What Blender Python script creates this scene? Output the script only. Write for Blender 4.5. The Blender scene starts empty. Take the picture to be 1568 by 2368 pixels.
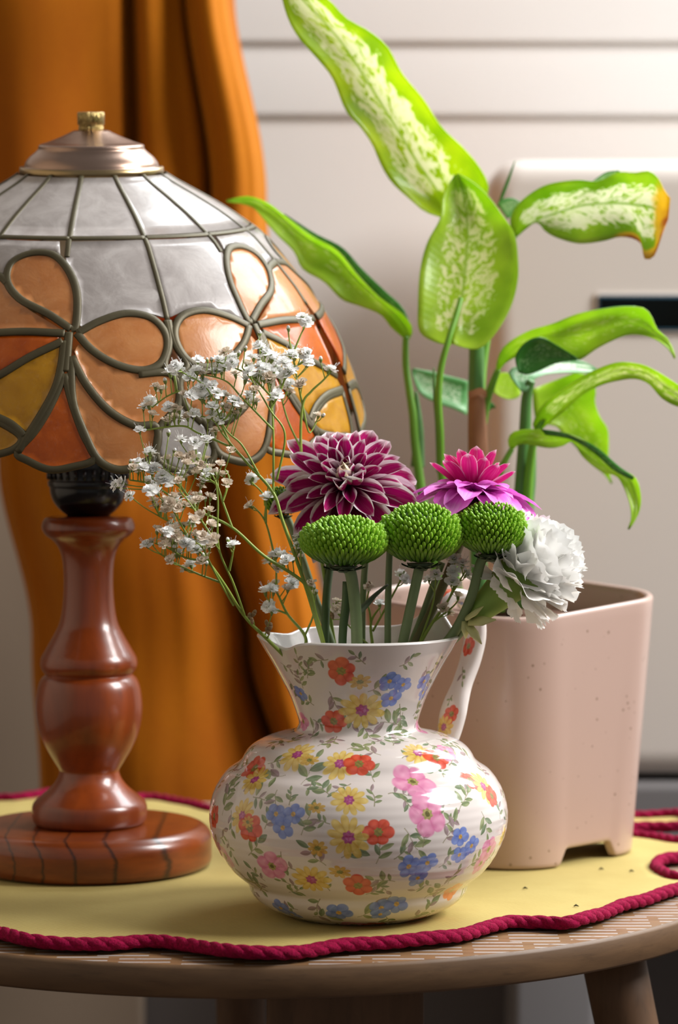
import bpy, math, random
import numpy as np
from mathutils import Vector, Matrix, geometry

random.seed(7)
rng = np.random.default_rng(7)
R = math.radians
SC = bpy.context.scene
COL = SC.collection

# ------------------------------------------------------------------ camera
TZ = 0.50                       # height of the stool top
FPX = 1184 / math.tan(R(10.0))  # focal length in pixels of a 1568 x 2368 frame
D = 1.46                        # camera to the jug axis
PITCH = R(2.8)
CZ = TZ + D * math.tan(PITCH + math.atan(946 / FPX))
cam_d = bpy.data.cameras.new('camera')
cam_d.sensor_fit = 'VERTICAL'; cam_d.sensor_height = 23.5; cam_d.sensor_width = 15.6
cam_d.lens = 23.5 / 2 / math.tan(R(10.0))
cam_d.dof.use_dof = True
cam_d.dof.focus_distance = 1.43
cam_d.dof.aperture_fstop = 5.0
cam_d.clip_start = 0.05
cam = bpy.data.objects.new('camera', cam_d)
cam.location = (0, -D, CZ); cam.rotation_euler = (math.pi / 2 - PITCH, 0, 0)
COL.objects.link(cam); SC.camera = cam

# ------------------------------------------------------------------ world, daylight, exposure
w = bpy.data.worlds.new('world'); SC.world = w; w.use_nodes = True
bg = w.node_tree.nodes['Background']
bg.inputs['Color'].default_value = (1.0, 0.97, 0.95, 1); bg.inputs['Strength'].default_value = 0.24
def area(name, loc, aim, sx, sy, power, col):
    l = bpy.data.lights.new(name, 'AREA'); l.shape = 'RECTANGLE'; l.size = sx; l.size_y = sy
    l.energy = power; l.color = col
    o = bpy.data.objects.new(name, l); o.location = loc
    o.rotation_euler = (Vector(aim) - Vector(loc)).to_track_quat('-Z', 'Y').to_euler()
    COL.objects.link(o); return o
# daylight falling in through the window that is let into the back wall above the picture
area('window_daylight', (0.80, 0.83, TZ + 1.35), (0.72, 0.0, TZ + 0.90), 1.2, 1.0, 56, (0.93, 0.97, 1.0))
# added light at the right, brightens wall and jug; no window stands there
area('added_side_light', (1.65, -0.15, 1.90), (0.0, 0.30, 0.75), 0.8, 0.9, 74, (1.0, 0.975, 0.955))
SC.view_settings.view_transform = 'Standard'; SC.view_settings.look = 'None'
SC.view_settings.gamma = 1.0; SC.view_settings.use_curve_mapping = False
SC.view_settings.exposure = -0.08
SC.cycles.use_denoising = True
SC.cycles.max_bounces = 8; SC.cycles.transmission_bounces = 6; SC.cycles.diffuse_bounces = 4

# ------------------------------------------------------------------ pixel <-> place
FW = Vector((0, math.cos(PITCH), -math.sin(PITCH))); UP = Vector((0, math.sin(PITCH), math.cos(PITCH)))
def P(px, py, Y):
    """the point at depth Y that the photograph shows at (px, py)"""
    d = Vector(((px - 784) / FPX, 0, 0)) + FW - UP * ((py - 1184) / FPX)
    t = (Y + D) / d.y
    return Vector((0, -D, CZ)) + d * t
def PT(px, py, z):
    """the point at height z that the photograph shows at (px, py)"""
    d = Vector(((px - 784) / FPX, 0, 0)) + FW - UP * ((py - 1184) / FPX)
    t = (z - CZ) / d.z
    return Vector((0, -D, CZ)) + d * t
def PXM(Y): return FPX / (D + Y)       # pixels per metre at depth Y
def proj(x, y, z):
    dx, dy, dz = x, y + D, z - CZ
    f = dy * FW.y + dz * FW.z; u = dy * UP.y + dz * UP.z
    return 784 + FPX * dx / f, 1184 - FPX * u / f

# ------------------------------------------------------------------ colours and materials
def lin(h):
    h = h.lstrip('#'); v = [int(h[i:i + 2], 16) / 255 for i in (0, 2, 4)]
    return tuple(c / 12.92 if c <= 0.04045 else ((c + 0.055) / 1.055) ** 2.4 for c in v)
def rgba(h): return (*lin(h), 1.0)
class G:
    """small helper round a node tree"""
    def __init__(s, name):
        s.m = bpy.data.materials.new(name); s.m.use_nodes = True
        s.nt = s.m.node_tree; s.b = s.nt.nodes['Principled BSDF']; s.out = s.nt.nodes['Material Output']
    def n(s, t, **kw):
        x = s.nt.nodes.new(t)
        for k, v in kw.items():
            if k.startswith('_'): setattr(x, k[1:], v)
            else: s.put(x.inputs[int(k[1:]) if k[0] == 'i' and k[1:].isdigit() else k.replace('__', ' ')], v)
        return x
    def put(s, sock, v):
        if isinstance(v, bpy.types.NodeSocket): s.nt.links.new(v, sock)
        elif isinstance(v, bpy.types.Node): s.nt.links.new(v.outputs[0], sock)
        else: sock.default_value = v
    def set(s, **kw):
        for k, v in kw.items(): s.put(s.b.inputs[k.replace('__', ' ')], v)
        return s
    def math(s, op, a, b=0.0, c=None, clamp=False):
        x = s.n('ShaderNodeMath', _operation=op, _use_clamp=clamp); s.put(x.inputs[0], a); s.put(x.inputs[1], b)
        if c is not None: s.put(x.inputs[2], c)
        return x.outputs[0]
    def ss(s, v, a, b):
        x = s.n('ShaderNodeMapRange', _interpolation_type='SMOOTHSTEP')
        s.put(x.inputs[0], v); x.inputs[1].default_value = a; x.inputs[2].default_value = b
        return x.outputs[0]
    def mix(s, f, a, b, mode='MIX'):
        x = s.n('ShaderNodeMix', _data_type='RGBA', _blend_type=mode)
        s.put(x.inputs[0], f); s.put(x.inputs[6], a); s.put(x.inputs[7], b)
        return x.outputs[2]
    def noise(s, vec, scale, detail=3.0, rough=0.5, dist=0.0):
        x = s.n('ShaderNodeTexNoise'); 
        if vec is not None: s.put(x.inputs['Vector'], vec)
        x.inputs['Scale'].default_value = scale; x.inputs['Detail'].default_value = detail
        x.inputs['Roughness'].default_value = rough; x.inputs['Distortion'].default_value = dist
        return x.outputs[0]
    def coord(s, which='Object', scale=(1, 1, 1), rot=(0, 0, 0)):
        t = s.n('ShaderNodeTexCoord'); m = s.n('ShaderNodeMapping'); s.put(m.inputs[0], t.outputs[which])
        m.inputs['Scale'].default_value = scale; m.inputs['Rotation'].default_value = rot
        return m.outputs[0]
    def bump(s, h, strength=0.2, dist=0.001):
        x = s.n('ShaderNodeBump'); x.inputs['Strength'].default_value = strength
        x.inputs['Distance'].default_value = dist; s.put(x.inputs['Height'], h)
        s.put(s.b.inputs['Normal'], x.outputs[0]); return x.outputs[0]
    def uv(s):
        t = s.n('ShaderNodeTexCoord'); x = s.n('ShaderNodeSeparateXYZ'); s.put(x.inputs[0], t.outputs['UV'])
        return x.outputs[0], x.outputs[1], t.outputs['UV']
    def translucent(s, col, f):
        t = s.n('ShaderNodeBsdfTranslucent'); s.put(t.inputs['Color'], col)
        x = s.n('ShaderNodeMixShader'); s.put(x.inputs[0], f); s.put(x.inputs[1], s.b.outputs[0]); s.put(x.inputs[2], t.outputs[0])
        s.nt.links.new(x.outputs[0], s.out.inputs['Surface'])
def simple(name, h, rough=0.5, h2=None, nscale=40, bump=0.0, bscale=200, bdist=0.0005, trans=0.0, metal=0.0, coat=0.0, sheen=0.0, stretch=(1, 1, 1)):
    g = G(name); v = g.coord('Object', stretch)
    col = rgba(h)
    if h2: col = g.mix(g.noise(v, nscale), rgba(h), rgba(h2))
    g.set(Base__Color=col, Roughness=rough, Metallic=metal)
    g.b.inputs['Coat Weight'].default_value = coat; g.b.inputs['Coat Roughness'].default_value = 0.08
    if sheen: g.b.inputs['Sheen Weight'].default_value = sheen; g.b.inputs['Sheen Roughness'].default_value = 0.4
    if bump: g.bump(g.noise(v, bscale), bump, bdist)
    if trans: g.translucent(col, trans)
    return g.m
def wood(name, a, b, dark, rough, coat, scale, axis_scale, ring=0.0):
    g = G(name); v = g.coord('Object', axis_scale)
    n1 = g.noise(v, scale, 5, 0.6, 0.8); n2 = g.noise(v, scale * 5, 4, 0.7)
    c = g.mix(g.ss(n1, 0.3, 0.7), rgba(a), rgba(b)); c = g.mix(g.math('MULTIPLY', g.ss(n2, 0.5, 0.8), 0.45), c, rgba(dark))
    g.set(Base__Color=c, Roughness=rough); g.b.inputs['Coat Weight'].default_value = coat; g.b.inputs['Coat Roughness'].default_value = 0.15
    g.bump(n2, 0.12, 0.0004)
    return g.m

# ------------------------------------------------------------------ building helpers
def link(name, mesh, parent=None):
    o = bpy.data.objects.new(name, mesh); COL.objects.link(o)
    if parent is not None: o.parent = parent
    return o
def origin_of(p):
    v = Vector((0, 0, 0))
    while p is not None: v += p.location; p = p.parent
    return v
def mesh(name, verts, faces, mats, uvs=None, midx=None, smooth=True):
    m = bpy.data.meshes.new(name)
    m.from_pydata([tuple(v) for v in verts], [], [tuple(f) for f in faces])
    for x in (mats if isinstance(mats, (list, tuple)) else [mats]): m.materials.append(x)
    if midx is not None: m.polygons.foreach_set('material_index', midx)
    if smooth: m.polygons.foreach_set('use_smooth', [True] * len(m.polygons))
    if uvs is not None:
        l = m.uv_layers.new(name='UVMap'); li = np.empty(len(m.loops), dtype=np.int32); m.loops.foreach_get('vertex_index', li)
        l.data.foreach_set('uv', np.asarray(uvs, dtype=np.float32)[li].ravel())
    m.update(); return m
def sharp(o, angle=35):
    o.data.set_sharp_from_angle(angle=R(angle)); return o
def obj(name, mb, mats, parent=None, smooth=True):
    """mb: MB in place coordinates -> one object (under parent when given)"""
    o0 = origin_of(parent)
    return link(name, mesh(name, [Vector(v) - o0 for v in mb.v], mb.f, mats, mb.u if mb.has_uv else None, mb.mi, smooth), parent)
class MB:
    def __init__(s): s.v = []; s.f = []; s.u = []; s.mi = []; s.has_uv = False
    def add(s, v, f, uv=None, mi=0):
        k = len(s.v); s.v += [tuple(x) for x in v]; s.f += [tuple(i + k for i in q) for q in f]
        if uv is None: s.u += [(0, 0)] * len(v)
        else: s.u += list(uv); s.has_uv = True
        s.mi += [mi] * len(f); return s
    def grid(s, rows, uv=None, mi=0, close_u=False):
        n, m = len(rows), len(rows[0]); v = [p for r in rows for p in r]; f = []
        for i in range(n - 1):
            for j in range(m if close_u else m - 1):
                a, b = i * m + j, i * m + (j + 1) % m; f.append((a, b, b + m, a + m))
        return s.add(v, f, uv, mi)
    def tube(s, pts, rad, n=8, mi=0, flat=1.0, nrm=None):
        """swept tube; flat squeezes it along its frame's second axis; v of the uv runs along it"""
        pts = [Vector(p) for p in pts]; k = len(pts)
        if not isinstance(rad, (list, tuple)): rad = [rad] * k
        rows = []; uv = []; a = None
        for i in range(k):
            t = (pts[min(i + 1, k - 1)] - pts[max(i - 1, 0)]).normalized()
            if nrm is not None: b = Vector(nrm[i]); b = (b - t * b.dot(t)).normalized(); a = t.cross(b)
            else:
                if a is None: a = t.orthogonal().normalized()
                a = (a - t * a.dot(t)).normalized(); b = t.cross(a)
            rows.append([pts[i] + (a * math.cos(q) + b * math.sin(q) * flat) * rad[i] for q in [2 * math.pi * j / n for j in range(n)]])
            uv += [(j / n, i / (k - 1)) for j in range(n)]
        k0 = len(s.v); s.grid(rows, uv, mi, close_u=True)
        s.f.append(tuple(k0 + j for j in reversed(range(n)))); s.f.append(tuple(k0 + (k - 1) * n + j for j in range(n))); s.mi += [mi, mi]
        return s
    def lathe(s, prof, c, n=64, mi=0, cap=True):
        rows = [[(c[0] + r * math.sin(q), c[1] - r * math.cos(q), c[2] + z) for q in [2 * math.pi * j / n for j in range(n)]] for r, z in prof]
        k0 = len(s.v); s.grid(rows, [(j / n, i / (len(prof) - 1)) for i in range(len(prof)) for j in range(n)], mi, close_u=True)
        if cap:
            s.f.append(tuple(k0 + j for j in reversed(range(n)))); s.mi.append(mi)
            s.f.append(tuple(k0 + (len(prof) - 1) * n + j for j in range(n))); s.mi.append(mi)
        return s
    def rbox(s, lo, hi, r=0.003, mi=0, seg=3):
        """box with rounded edges"""
        lo, hi = np.array(lo, float), np.array(hi, float); c = (lo + hi) / 2; h = (hi - lo) / 2; r = min(r, *(h * 0.98))
        N = 2 * seg + 2
        ang = [(-1 + 2 * i / (N - 1)) for i in range(N)]
        par = [math.tan(x * math.pi / 4) for x in np.linspace(-1, 0, seg + 1)] + [math.tan(x * math.pi / 4) for x in np.linspace(0, 1, seg + 1)]
        sgn = [-1] * (seg + 1) + [1] * (seg + 1)
        for ax in range(3):
            for sd in (-1, 1):
                a1, a2 = (ax + 1) % 3, (ax + 2) % 3; rows = []
                for i in range(N):
                    row = []
                    for j in range(N):
                        d = np.zeros(3); d[ax] = sd; d[a1] = par[i]; d[a2] = par[j]; d /= np.linalg.norm(d)
                        q = np.zeros(3); q[ax] = sd; q[a1] = sgn[i]; q[a2] = sgn[j]
                        row.append(tuple(c + q * (h - r) + d * r))
                    rows.append(row)
                if sd < 0: rows = rows[::-1]
                s.grid(rows, None, mi)
        return s
def weld(o, d=1e-6):
    import bmesh
    bm = bmesh.new(); bm.from_mesh(o.data); bmesh.ops.remove_doubles(bm, verts=bm.verts, dist=d); bmesh.ops.recalc_face_normals(bm, faces=bm.faces); bm.to_mesh(o.data); bm.free(); return o
def thing(name, loc, label, cat, group=None):
    o = bpy.data.objects.new(name, None); o.empty_display_size = 0.02; o.location = loc; COL.objects.link(o)
    return tag(o, label, cat, group)
def tag(o, label, cat, group=None):
    o['label'] = label; o['category'] = cat
    if group: o['group'] = group
    return o
def structure(o, label=None):
    o['kind'] = 'structure'
    if label: o['label'] = label
    return o
def cr(pts, n):
    """Catmull-Rom through pts (tuples), n samples"""
    p = np.array([tuple(q) for q in pts], float); k = len(p)
    if k == 2: return [tuple(p[0] + (p[1] - p[0]) * t) for t in np.linspace(0, 1, n)]
    out = []
    for t in np.linspace(0, k - 1, n):
        i = min(int(t), k - 2); f = t - i
        a, b, c, d = p[max(i - 1, 0)], p[i], p[i + 1], p[min(i + 2, k - 1)]
        out.append(tuple(0.5 * (2 * b + (c - a) * f + (2 * a - 5 * b + 4 * c - d) * f * f + (3 * b - a - 3 * c + d) * f ** 3)))
    return out
def arc(pts, n):
    """pts resampled evenly along their length"""
    p = np.array([tuple(q) for q in pts], float); s = np.r_[0, np.cumsum(np.linalg.norm(np.diff(p, axis=0), axis=1))]
    t = np.linspace(0, s[-1], n); return np.stack([np.interp(t, s, p[:, i]) for i in range(p.shape[1])], 1)

# ================================================================== THE SETTING
WY = 0.80                                              # front face of the back wall
m_wall = simple('painted_wall', '#e9e4e0', 0.6, '#e2ddd8', 6, 0.15, 120, 0.0006)
m_trim = simple('painted_trim', '#eceae8', 0.4, '#e6e3e0', 4, 0.08, 60, 0.0005)
m_floor = simple('dark_carpet', '#4a3c33', 0.9, '#3a2f28', 60, 0.4, 500, 0.002)
m_side = simple('side_wall_paint', '#d9c9b4', 0.7, '#d2c2ac', 6)

b = MB().rbox((-1.6, -2.6, -0.04), (2.6, 1.0, 0.0), 0.002); structure(weld(obj('floor', b, m_floor)), 'dark carpeted floor')
# back wall with the opening of the window above the picture
WX0, WX1, WZ0, WZ1 = 0.10, 1.60, TZ + 0.78, TZ + 1.92
vs = []; fs = []
xs = [-1.6, WX0, WX1, 2.6]; zs = [0.0, WZ0, WZ1, 2.9]
b = MB()
for y in (WY, WY + 0.12):
    k = len(b.v); b.v += [(x, y, z) for z in zs for x in xs]; b.u += [(0, 0)] * 16
    for i in range(3):
        for j in range(3):
            if (i, j) != (1, 1):
                q = (k + i * 4 + j, k + i * 4 + j + 1, k + i * 4 + j + 5, k + i * 4 + j + 4); b.f.append(q if y == WY else q[::-1]); b.mi.append(0)
for a_, c_ in ((5, 6), (6, 10), (10, 9), (9, 5)): b.f.append((a_, c_, c_ + 16, a_ + 16)); b.mi.append(0)
structure(obj('wall_back', b, m_wall, smooth=False), 'white painted wall behind the stool')
b = MB().rbox((-1.64, -2.6, 0.0), (-1.6, 0.92, 2.9), 0.002); structure(weld(obj('wall_left', b, m_side)))
# window frame with glazing bars, above the picture
b = MB()
for x in (WX0, (WX0 + WX1) / 2 - 0.02, WX1 - 0.05): b.rbox((x, WY + 0.05, WZ0), (x + 0.05, WY + 0.10, WZ1), 0.004)
for z in (WZ0, WZ1 - 0.05): b.rbox((WX0, WY + 0.05, z), (WX1, WY + 0.10, z + 0.05), 0.004)
structure(weld(obj('window_1', b, m_trim)), 'white window frame above the picture')
# the boards under the window: sill, apron board, lower board
zt = lambda py, Y: P(784, py, Y).z
b = MB().rbox((-1.6, WY - 0.012, zt(100, WY - 0.012)), (2.6, WY + 0.02, zt(-260, WY - 0.012)), 0.004); structure(weld(obj('trim_1', b, m_trim)), 'deep white window board across the top')
b = MB().rbox((-1.6, WY - 0.006, zt(272, WY - 0.006)), (2.6, WY + 0.02, zt(92, WY - 0.006)), 0.005); structure(weld(obj('trim_2', b, m_trim)), 'white horizontal apron board under the window board')

b = MB().rbox((-1.6, WY - 0.022, 0.0), (2.6, WY + 0.02, 0.40), 0.006); structure(weld(obj('shade_strip_back', b, simple('shade_grey_strip', '#57514f', 0.5))), 'tall dark grey strip standing in for shade low on the back wall')  # added strip, its dark grey stands in for shade on the low wall

b = MB().rbox((-1.6, WY - 0.030, 0.0), (P(330, 1400, WY - 0.03).x, WY + 0.02, TZ + 0.62), 0.006); structure(weld(obj('shade_panel', b, simple('shade_beige_panel', '#8c7c6a', 0.6, '#857463', 5))), 'added beige panel standing in for the shaded wall behind the curtain')  # added panel, dark beige puts the curtain's shade into the wall colour

# ================================================================== CURTAIN
def velvet():
    g = G('mustard_velvet'); u, v, uv = g.uv(); o = g.coord('Object', (1, 1, 0.4))
    n1 = g.noise(o, 9, 4, 0.6); n2 = g.noise(o, 900, 2)
    c = g.mix(g.ss(n1, 0.3, 0.7), rgba('#9c5305'), rgba('#b26a07')); c = g.mix(g.math('MULTIPLY', n2, 0.35), c, rgba('#5e2d04'))
    g.set(Base__Color=c, Roughness=0.85); g.b.inputs['Sheen Weight'].default_value = 0.3; g.b.inputs['Sheen Roughness'].default_value = 0.3; g.b.inputs['Specular IOR Level'].default_value = 0.15
    g.b.inputs['Sheen Tint'].default_value = rgba('#ffb040'); g.bump(n2, 0.25, 0.0008)
    return g.m
m_velvet = velvet()
CY = 0.52
ry = [-900, -60, 450, 1080, 1500, 1850, 2450, 3300]
cols = [  # x in the photograph at those heights, depth offset, (ridge or valley)
    ([-240, -230, -170, -20, 62, 80, 90, 90], 0.045, 0.045),
    ([-200, -190, -120, 25, 95, 108, 118, 118], 0.005, 0.020),
    ([60, 60, 70, 140, 210, 225, 225, 225], -0.030, -0.022),
    ([270, 272, 275, 300, 330, 330, 320, 320], -0.010, -0.030),
    ([285, 286, 292, 322, 360, 352, 340, 340], 0.030, -0.030),
    ([340, 345, 360, 395, 430, 430, 410, 410], -0.018, -0.028),
    ([400, 405, 455, 455, 530, 600, 560, 560], -0.005, -0.014),
    ([415, 424, 487, 486, 572, 662, 620, 620], 0.040, 0.030),
    ([432, 440, 505, 515, 595, 680, 640, 640], -0.010, -0.006),
    ([470, 480, 550, 580, 640, 715, 680, 680], -0.030, -0.028),
    ([488, 500, 580, 640, 700, 740, 710, 710], -0.022, -0.022),
    ([512, 526, 604, 680, 745, 765, 735, 735], 0.030, 0.030),
    ([512, 522, 600, 676, 740, 760, 730, 730], 0.075, 0.075),
]
rows = []
NR, NC = 110, 9
for i in range(NR):
    py = ry[0] + (1985 - ry[0]) * i / (NR - 1)
    k = max(j for j in range(len(ry)) if ry[j] <= py + 1e-6); k = min(k, len(ry) - 2); f = (py - ry[k]) / (ry[k + 1] - ry[k]); f = f * f * (3 - 2 * f)
    cx = [c[0][k] * (1 - f) + c[0][k + 1] * f for c in cols]; row = []
    for j in range(len(cols) - 1):
        for q in range(NC if j < len(cols) - 2 else NC + 1):
            t = q / NC; e = (1 - math.cos(math.pi * t)) / 2
            px = cx[j] + (cx[j + 1] - cx[j]) * t; wb = min(1.0, max(0.0, (py - 600) / 600)); wb = wb * wb * (3 - 2 * wb)
            da, db = cols[j][1] * (1 - wb) + cols[j][2] * wb, cols[j + 1][1] * (1 - wb) + cols[j + 1][2] * wb; dy = da + (db - da) * e
            dy += 0.0025 * math.sin(px * 0.018 + py * 0.006) + 0.002 * math.sin(py * 0.011 - px * 0.007)
            p0 = P(px, py, CY); row.append((p0.x, CY + dy * (1.25 if py > 900 else 1.0), p0.z))
    rows.append(row)
b = MB().grid(rows, [(j / 100, i / 100) for i in range(len(rows)) for j in range(len(rows[0]))])
cur = obj('curtain', b, m_velvet); s_ = cur.modifiers.new('solid', 'SOLIDIFY'); s_.thickness = 0.003
tag(cur, 'mustard orange velvet curtain hanging in folds behind the lamp', 'curtain')

# ================================================================== HEATER
HY = 0.62
m_heat = simple('heater_enamel', '#cec7c0', 0.35, '#c8c1ba', 5, 0.0)
m_plinth_shade = simple('shade_grey_plinth', '#6e6c6d', 0.5)  # grey puts the falloff of light near the heater's bottom into the colour
m_disp = simple('dark_display', '#24485c', 0.4)
a0 = P(1128, 366, HY); a1 = P(2350, 1796, HY)
ht = thing('panel_heater', ((a0.x + a1.x) / 2, HY + 0.05, 0.0), 'large white panel heater with a dark display standing against the back wall', 'heater')
def rounded_panel(b, x0, x1, z0, z1, y, th, r, e, mi=0):
    """upright panel: corner radius r in its plane, edge radius e"""
    out = []
    def ring(ins, yy):
        pts = []
        for cx_, cz_, a_ in ((x1 - r, z1 - r, 0), (x0 + r, z1 - r, 90), (x0 + r, z0 + r, 180), (x1 - r, z0 + r, 270)):
            for q in range(9):
                t = R(a_ + 90 * q / 8); pts.append((cx_ + (r - ins) * math.cos(t), yy, cz_ + (r - ins) * math.sin(t)))
        return pts
    rings = [ring(e * (1 - math.sin(R(t))), y + e * (1 - math.cos(R(t))) if False else y + e - e * math.cos(R(t))) for t in (0, 15, 30, 45, 60, 75, 90)]
    rings.append(ring(0, y + th))
    rings.insert(0, ring(e + 0.0015, y))
    if True: rings.insert(0, ring(min(e + 0.004, r - 0.0002), y))
    k = len(b.v); b.grid(rings, None, mi, close_u=True); n = len(rings[0])
    b.f.append(tuple(k + j for j in range(n))); b.mi.append(mi); b.f.append(tuple(k + (len(rings) - 1) * n + j for j in reversed(range(n)))); b.mi.append(mi)
b = MB(); rounded_panel(b, a0.x, a1.x, a1.z, a0.z, HY, 0.11, 0.026, 0.018); weld(obj('housing', b, m_heat, ht))
d0 = P(1381, 683, HY); d1 = P(1990, 766, HY)
b = MB(); rounded_panel(b, d0.x - 0.002, d1.x + 0.002, d1.z - 0.002, d0.z + 0.002, HY - 0.0022, 0.006, 0.003, 0.0012); weld(obj('display_frame', b, m_heat, ht))
b = MB(); rounded_panel(b, d0.x, d1.x, d1.z, d0.z, HY - 0.003, 0.006, 0.002, 0.0006); weld(obj('display', b, m_disp, ht))
b = MB(); rounded_panel(b, a0.x - 0.004, a1.x + 0.004, a1.z - 0.075, a1.z - 0.004, HY - 0.006, 0.12, 0.012, 0.006); weld(obj('plinth', b, m_plinth_shade, ht))
for x in (a0.x + 0.02, a1.x - 0.08):
    b = MB().rbox((x, HY, 0.0), (x + 0.06, HY + 0.10, a1.z - 0.06), 0.006); weld(obj('foot', b, m_plinth_shade, ht))

# ================================================================== STOOL
m_stool = wood('stool_wood', '#6a4f34', '#573f28', '#3a2817', 0.55, 0.0, 14, (1, 1, 6))
m_under = wood('stool_leg_wood', '#66482e', '#553a20', '#382515', 0.6, 0.0, 10, (6, 6, 1))
def top_wood():
    g = G('stool_top_printed_wood'); v = g.coord('Object', (1, 1, 1)); x = g.n('ShaderNodeSeparateXYZ', i0=v)
    X, Y = x.outputs[0], x.outputs[1]
    row = g.math('FLOOR', g.math('DIVIDE', Y, 0.034)); blk = g.math('ADD', g.math('DIVIDE', X, 0.030), g.math('MULTIPLY', row, 0.37))
    ln = g.math('LESS_THAN', g.math('FRACT', g.math('ADD', g.math('DIVIDE', Y, 0.0078), g.math('MULTIPLY', g.math('FLOOR', blk), 0.5))), 0.30)
    gap = g.math('LESS_THAN', g.math('FRACT', blk), 0.82)
    n1 = g.noise(g.coord('Object', (2, 14, 2)), 10, 5, 0.6); wd = g.mix(g.ss(n1, 0.3, 0.7), rgba('#8f6f4e'), rgba('#7c5d3f'))
    wear = g.ss(g.noise(v, 160, 3), 0.28, 0.42)
    f = g.math('MULTIPLY', g.math('MULTIPLY', ln, gap), g.math('MULTIPLY', wear, 0.85))
    g.set(Base__Color=g.mix(f, wd, rgba('#b4b0ae')), Roughness=0.35); g.bump(f, 0.4, 0.0006)
    return g.m
m_top = top_wood()
SR = 0.262; sc_ = Vector((-0.043, -0.112 + SR, 0))
TH = 0.0158
st = thing('stool', (sc_.x, sc_.y, 0.0), 'round light wooden stool printed with white dashes under the yellow mat', 'stool')
prof = [(SR - 0.012, -TH), (SR - 0.0015, -TH), (SR, -TH + 0.0015), (SR, -0.0018), (SR - 0.0006, -0.0006), (SR - 0.002, 0.0)]
b = MB().lathe(prof, (sc_.x, sc_.y, TZ), 200, cap=False)
k = len(b.v); b.f.append(tuple(j for j in reversed(range(200)))); b.mi.append(0); b.f.append(tuple(5 * 200 + j for j in range(200))); b.mi.append(1)
tp = obj('seat', b, [m_stool, m_top], st)
for a_ in range(len(tp.data.polygons)): pass
tp.data.polygons[len(tp.data.polygons) - 1].use_smooth = False; tp.data.polygons[len(tp.data.polygons) - 2].use_smooth = False
def leg(px, Y, pxb, w):
    p0 = P(px, 2262, Y); p0.z = TZ - TH + 0.001
    p1 = P(pxb, 2368, Y); d = (p1 - p0); q = p0 + d * ((p0.z) / (p0.z - p1.z)); q.y = p0.y + (p0.y - sc_.y) * 0.35
    c = cr([p0, (p0 + q) / 2, q], 10); return MB().tube(c, [w * (1 - 0.02 * i) for i in range(10)], 20)
for px, Y, pxb, w_ in ((1405, 0.05, 1448, 0.0170), (552, 0.24, 556, 0.0150), (-120, 0.06, -160, 0.0170)):
    obj('leg', leg(px, Y, pxb, w_), m_under, st)
e0 = P(616, 2330, 0.02); e1 = P(981, 2330, 0.02)
b = MB().rbox((e0.x, 0.02, TZ - TH - 0.16), (e1.x, 0.045, TZ - TH + 0.001), 0.003); weld(obj('apron_board', b, m_under, st))

# ================================================================== MAT
MZ = TZ + 0.0035
front = [(-320, 2090), (-240, 2130), (-150, 2150), (-60, 2152), (0, 2168), (60, 2184), (150, 2190), (250, 2190), (330, 2184), (400, 2188), (450, 2197), (530, 2212), (620, 2215), (700, 2208), (780, 2195), (850, 2189), (950, 2183),
         (1050, 2172), (1120, 2153), (1180, 2138), (1250, 2137), (1320, 2141), (1380, 2124), (1440, 2101), (1500, 2083), (1568, 2059), (1600, 2046), (1618, 2036), (1606, 2030), (1570, 2036), (1540, 2028), (1517, 2010), (1530, 1996), (1568, 1989), (1620, 1984), (1690, 1974),
         (1640, 1962), (1568, 1953), (1510, 1940), (1440, 1930), (1430, 1922), (1500, 1918), (1568, 1922), (1600, 1915), (1560, 1898), (1450, 1893), (1300, 1888), (1150, 1880), (1000, 1887), (850, 1880), (700, 1890), (600, 1884), (500, 1879), (430, 1862), (345, 1850), (250, 1858), (150, 1850), (40, 1862), (-60, 1856), (-150, 1870), (-240, 1890), (-300, 1930), (-350, 1990), (-345, 2050)]
cen = Vector((sc_.x, sc_.y, 0))
def mat_z(x, y):
    # the cloth lies flat where things stand and lifts a little towards its hem
    r = math.hypot(x - cen.x, (y - cen.y)) / SR
    e = max(0.0, r - 0.90)
    return MZ + e * 0.016 * (1 + math.sin(x * 60) * 0.8) + (0.0006 * math.sin(x * 95 + y * 40) * math.sin(y * 70) if r > 0.84 else 0.0)
pts = [PT(x, y, MZ) for x, y in front]
pts.append(pts[0]); bd = arc(cr(pts, 1600), 900)[:-1]
import bmesh
def fabric(name, a, b_, dark):
    g = G(name); o = g.coord('Object'); n1 = g.noise(o, 14, 4, 0.6)
    tw = g.n('ShaderNodeTexWave', _wave_type='BANDS', _bands_direction='DIAGONAL'); g.put(tw.inputs['Vector'], o); tw.inputs['Scale'].default_value = 190; tw.inputs['Distortion'].default_value = 2.0; tw.inputs['Detail'].default_value = 2.0
    n3 = g.noise(o, 55, 2)
    c = g.mix(g.ss(n1, 0.3, 0.75), rgba(a), rgba(b_)); c = g.mix(g.math('MULTIPLY', tw.outputs[1], 0.3), c, rgba(dark)); c = g.mix(g.math('MULTIPLY', g.ss(n3, 0.72, 0.82), 0.5), c, rgba('#b98a1c'))
    g.set(Base__Color=c, Roughness=0.9); g.bump(g.math('ADD', g.math('MULTIPLY', tw.outputs[1], 0.3), g.math('MULTIPLY', n1, 2.0)), 0.35, 0.0010)
    return g.m
m_cloth = fabric('yellow_twill', '#bba965', '#b09d59', '#887436')
g = G('crimson_yarn'); o_ = g.coord('Object'); n_ = g.noise(o_, 700, 3, 0.7)
g.set(Base__Color=g.mix(g.ss(n_, 0.3, 0.7), rgba('#93063c'), rgba('#6e0428')), Roughness=0.9); g.b.inputs['Specular IOR Level'].default_value = 0.15; g.bump(n_, 0.6, 0.0012); m_cord = g.m
mt = thing('table_mat', (cen.x, cen.y, MZ), 'yellow cloth mat with scalloped edge bound in crimson cord, under the jug', 'mat')
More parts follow.
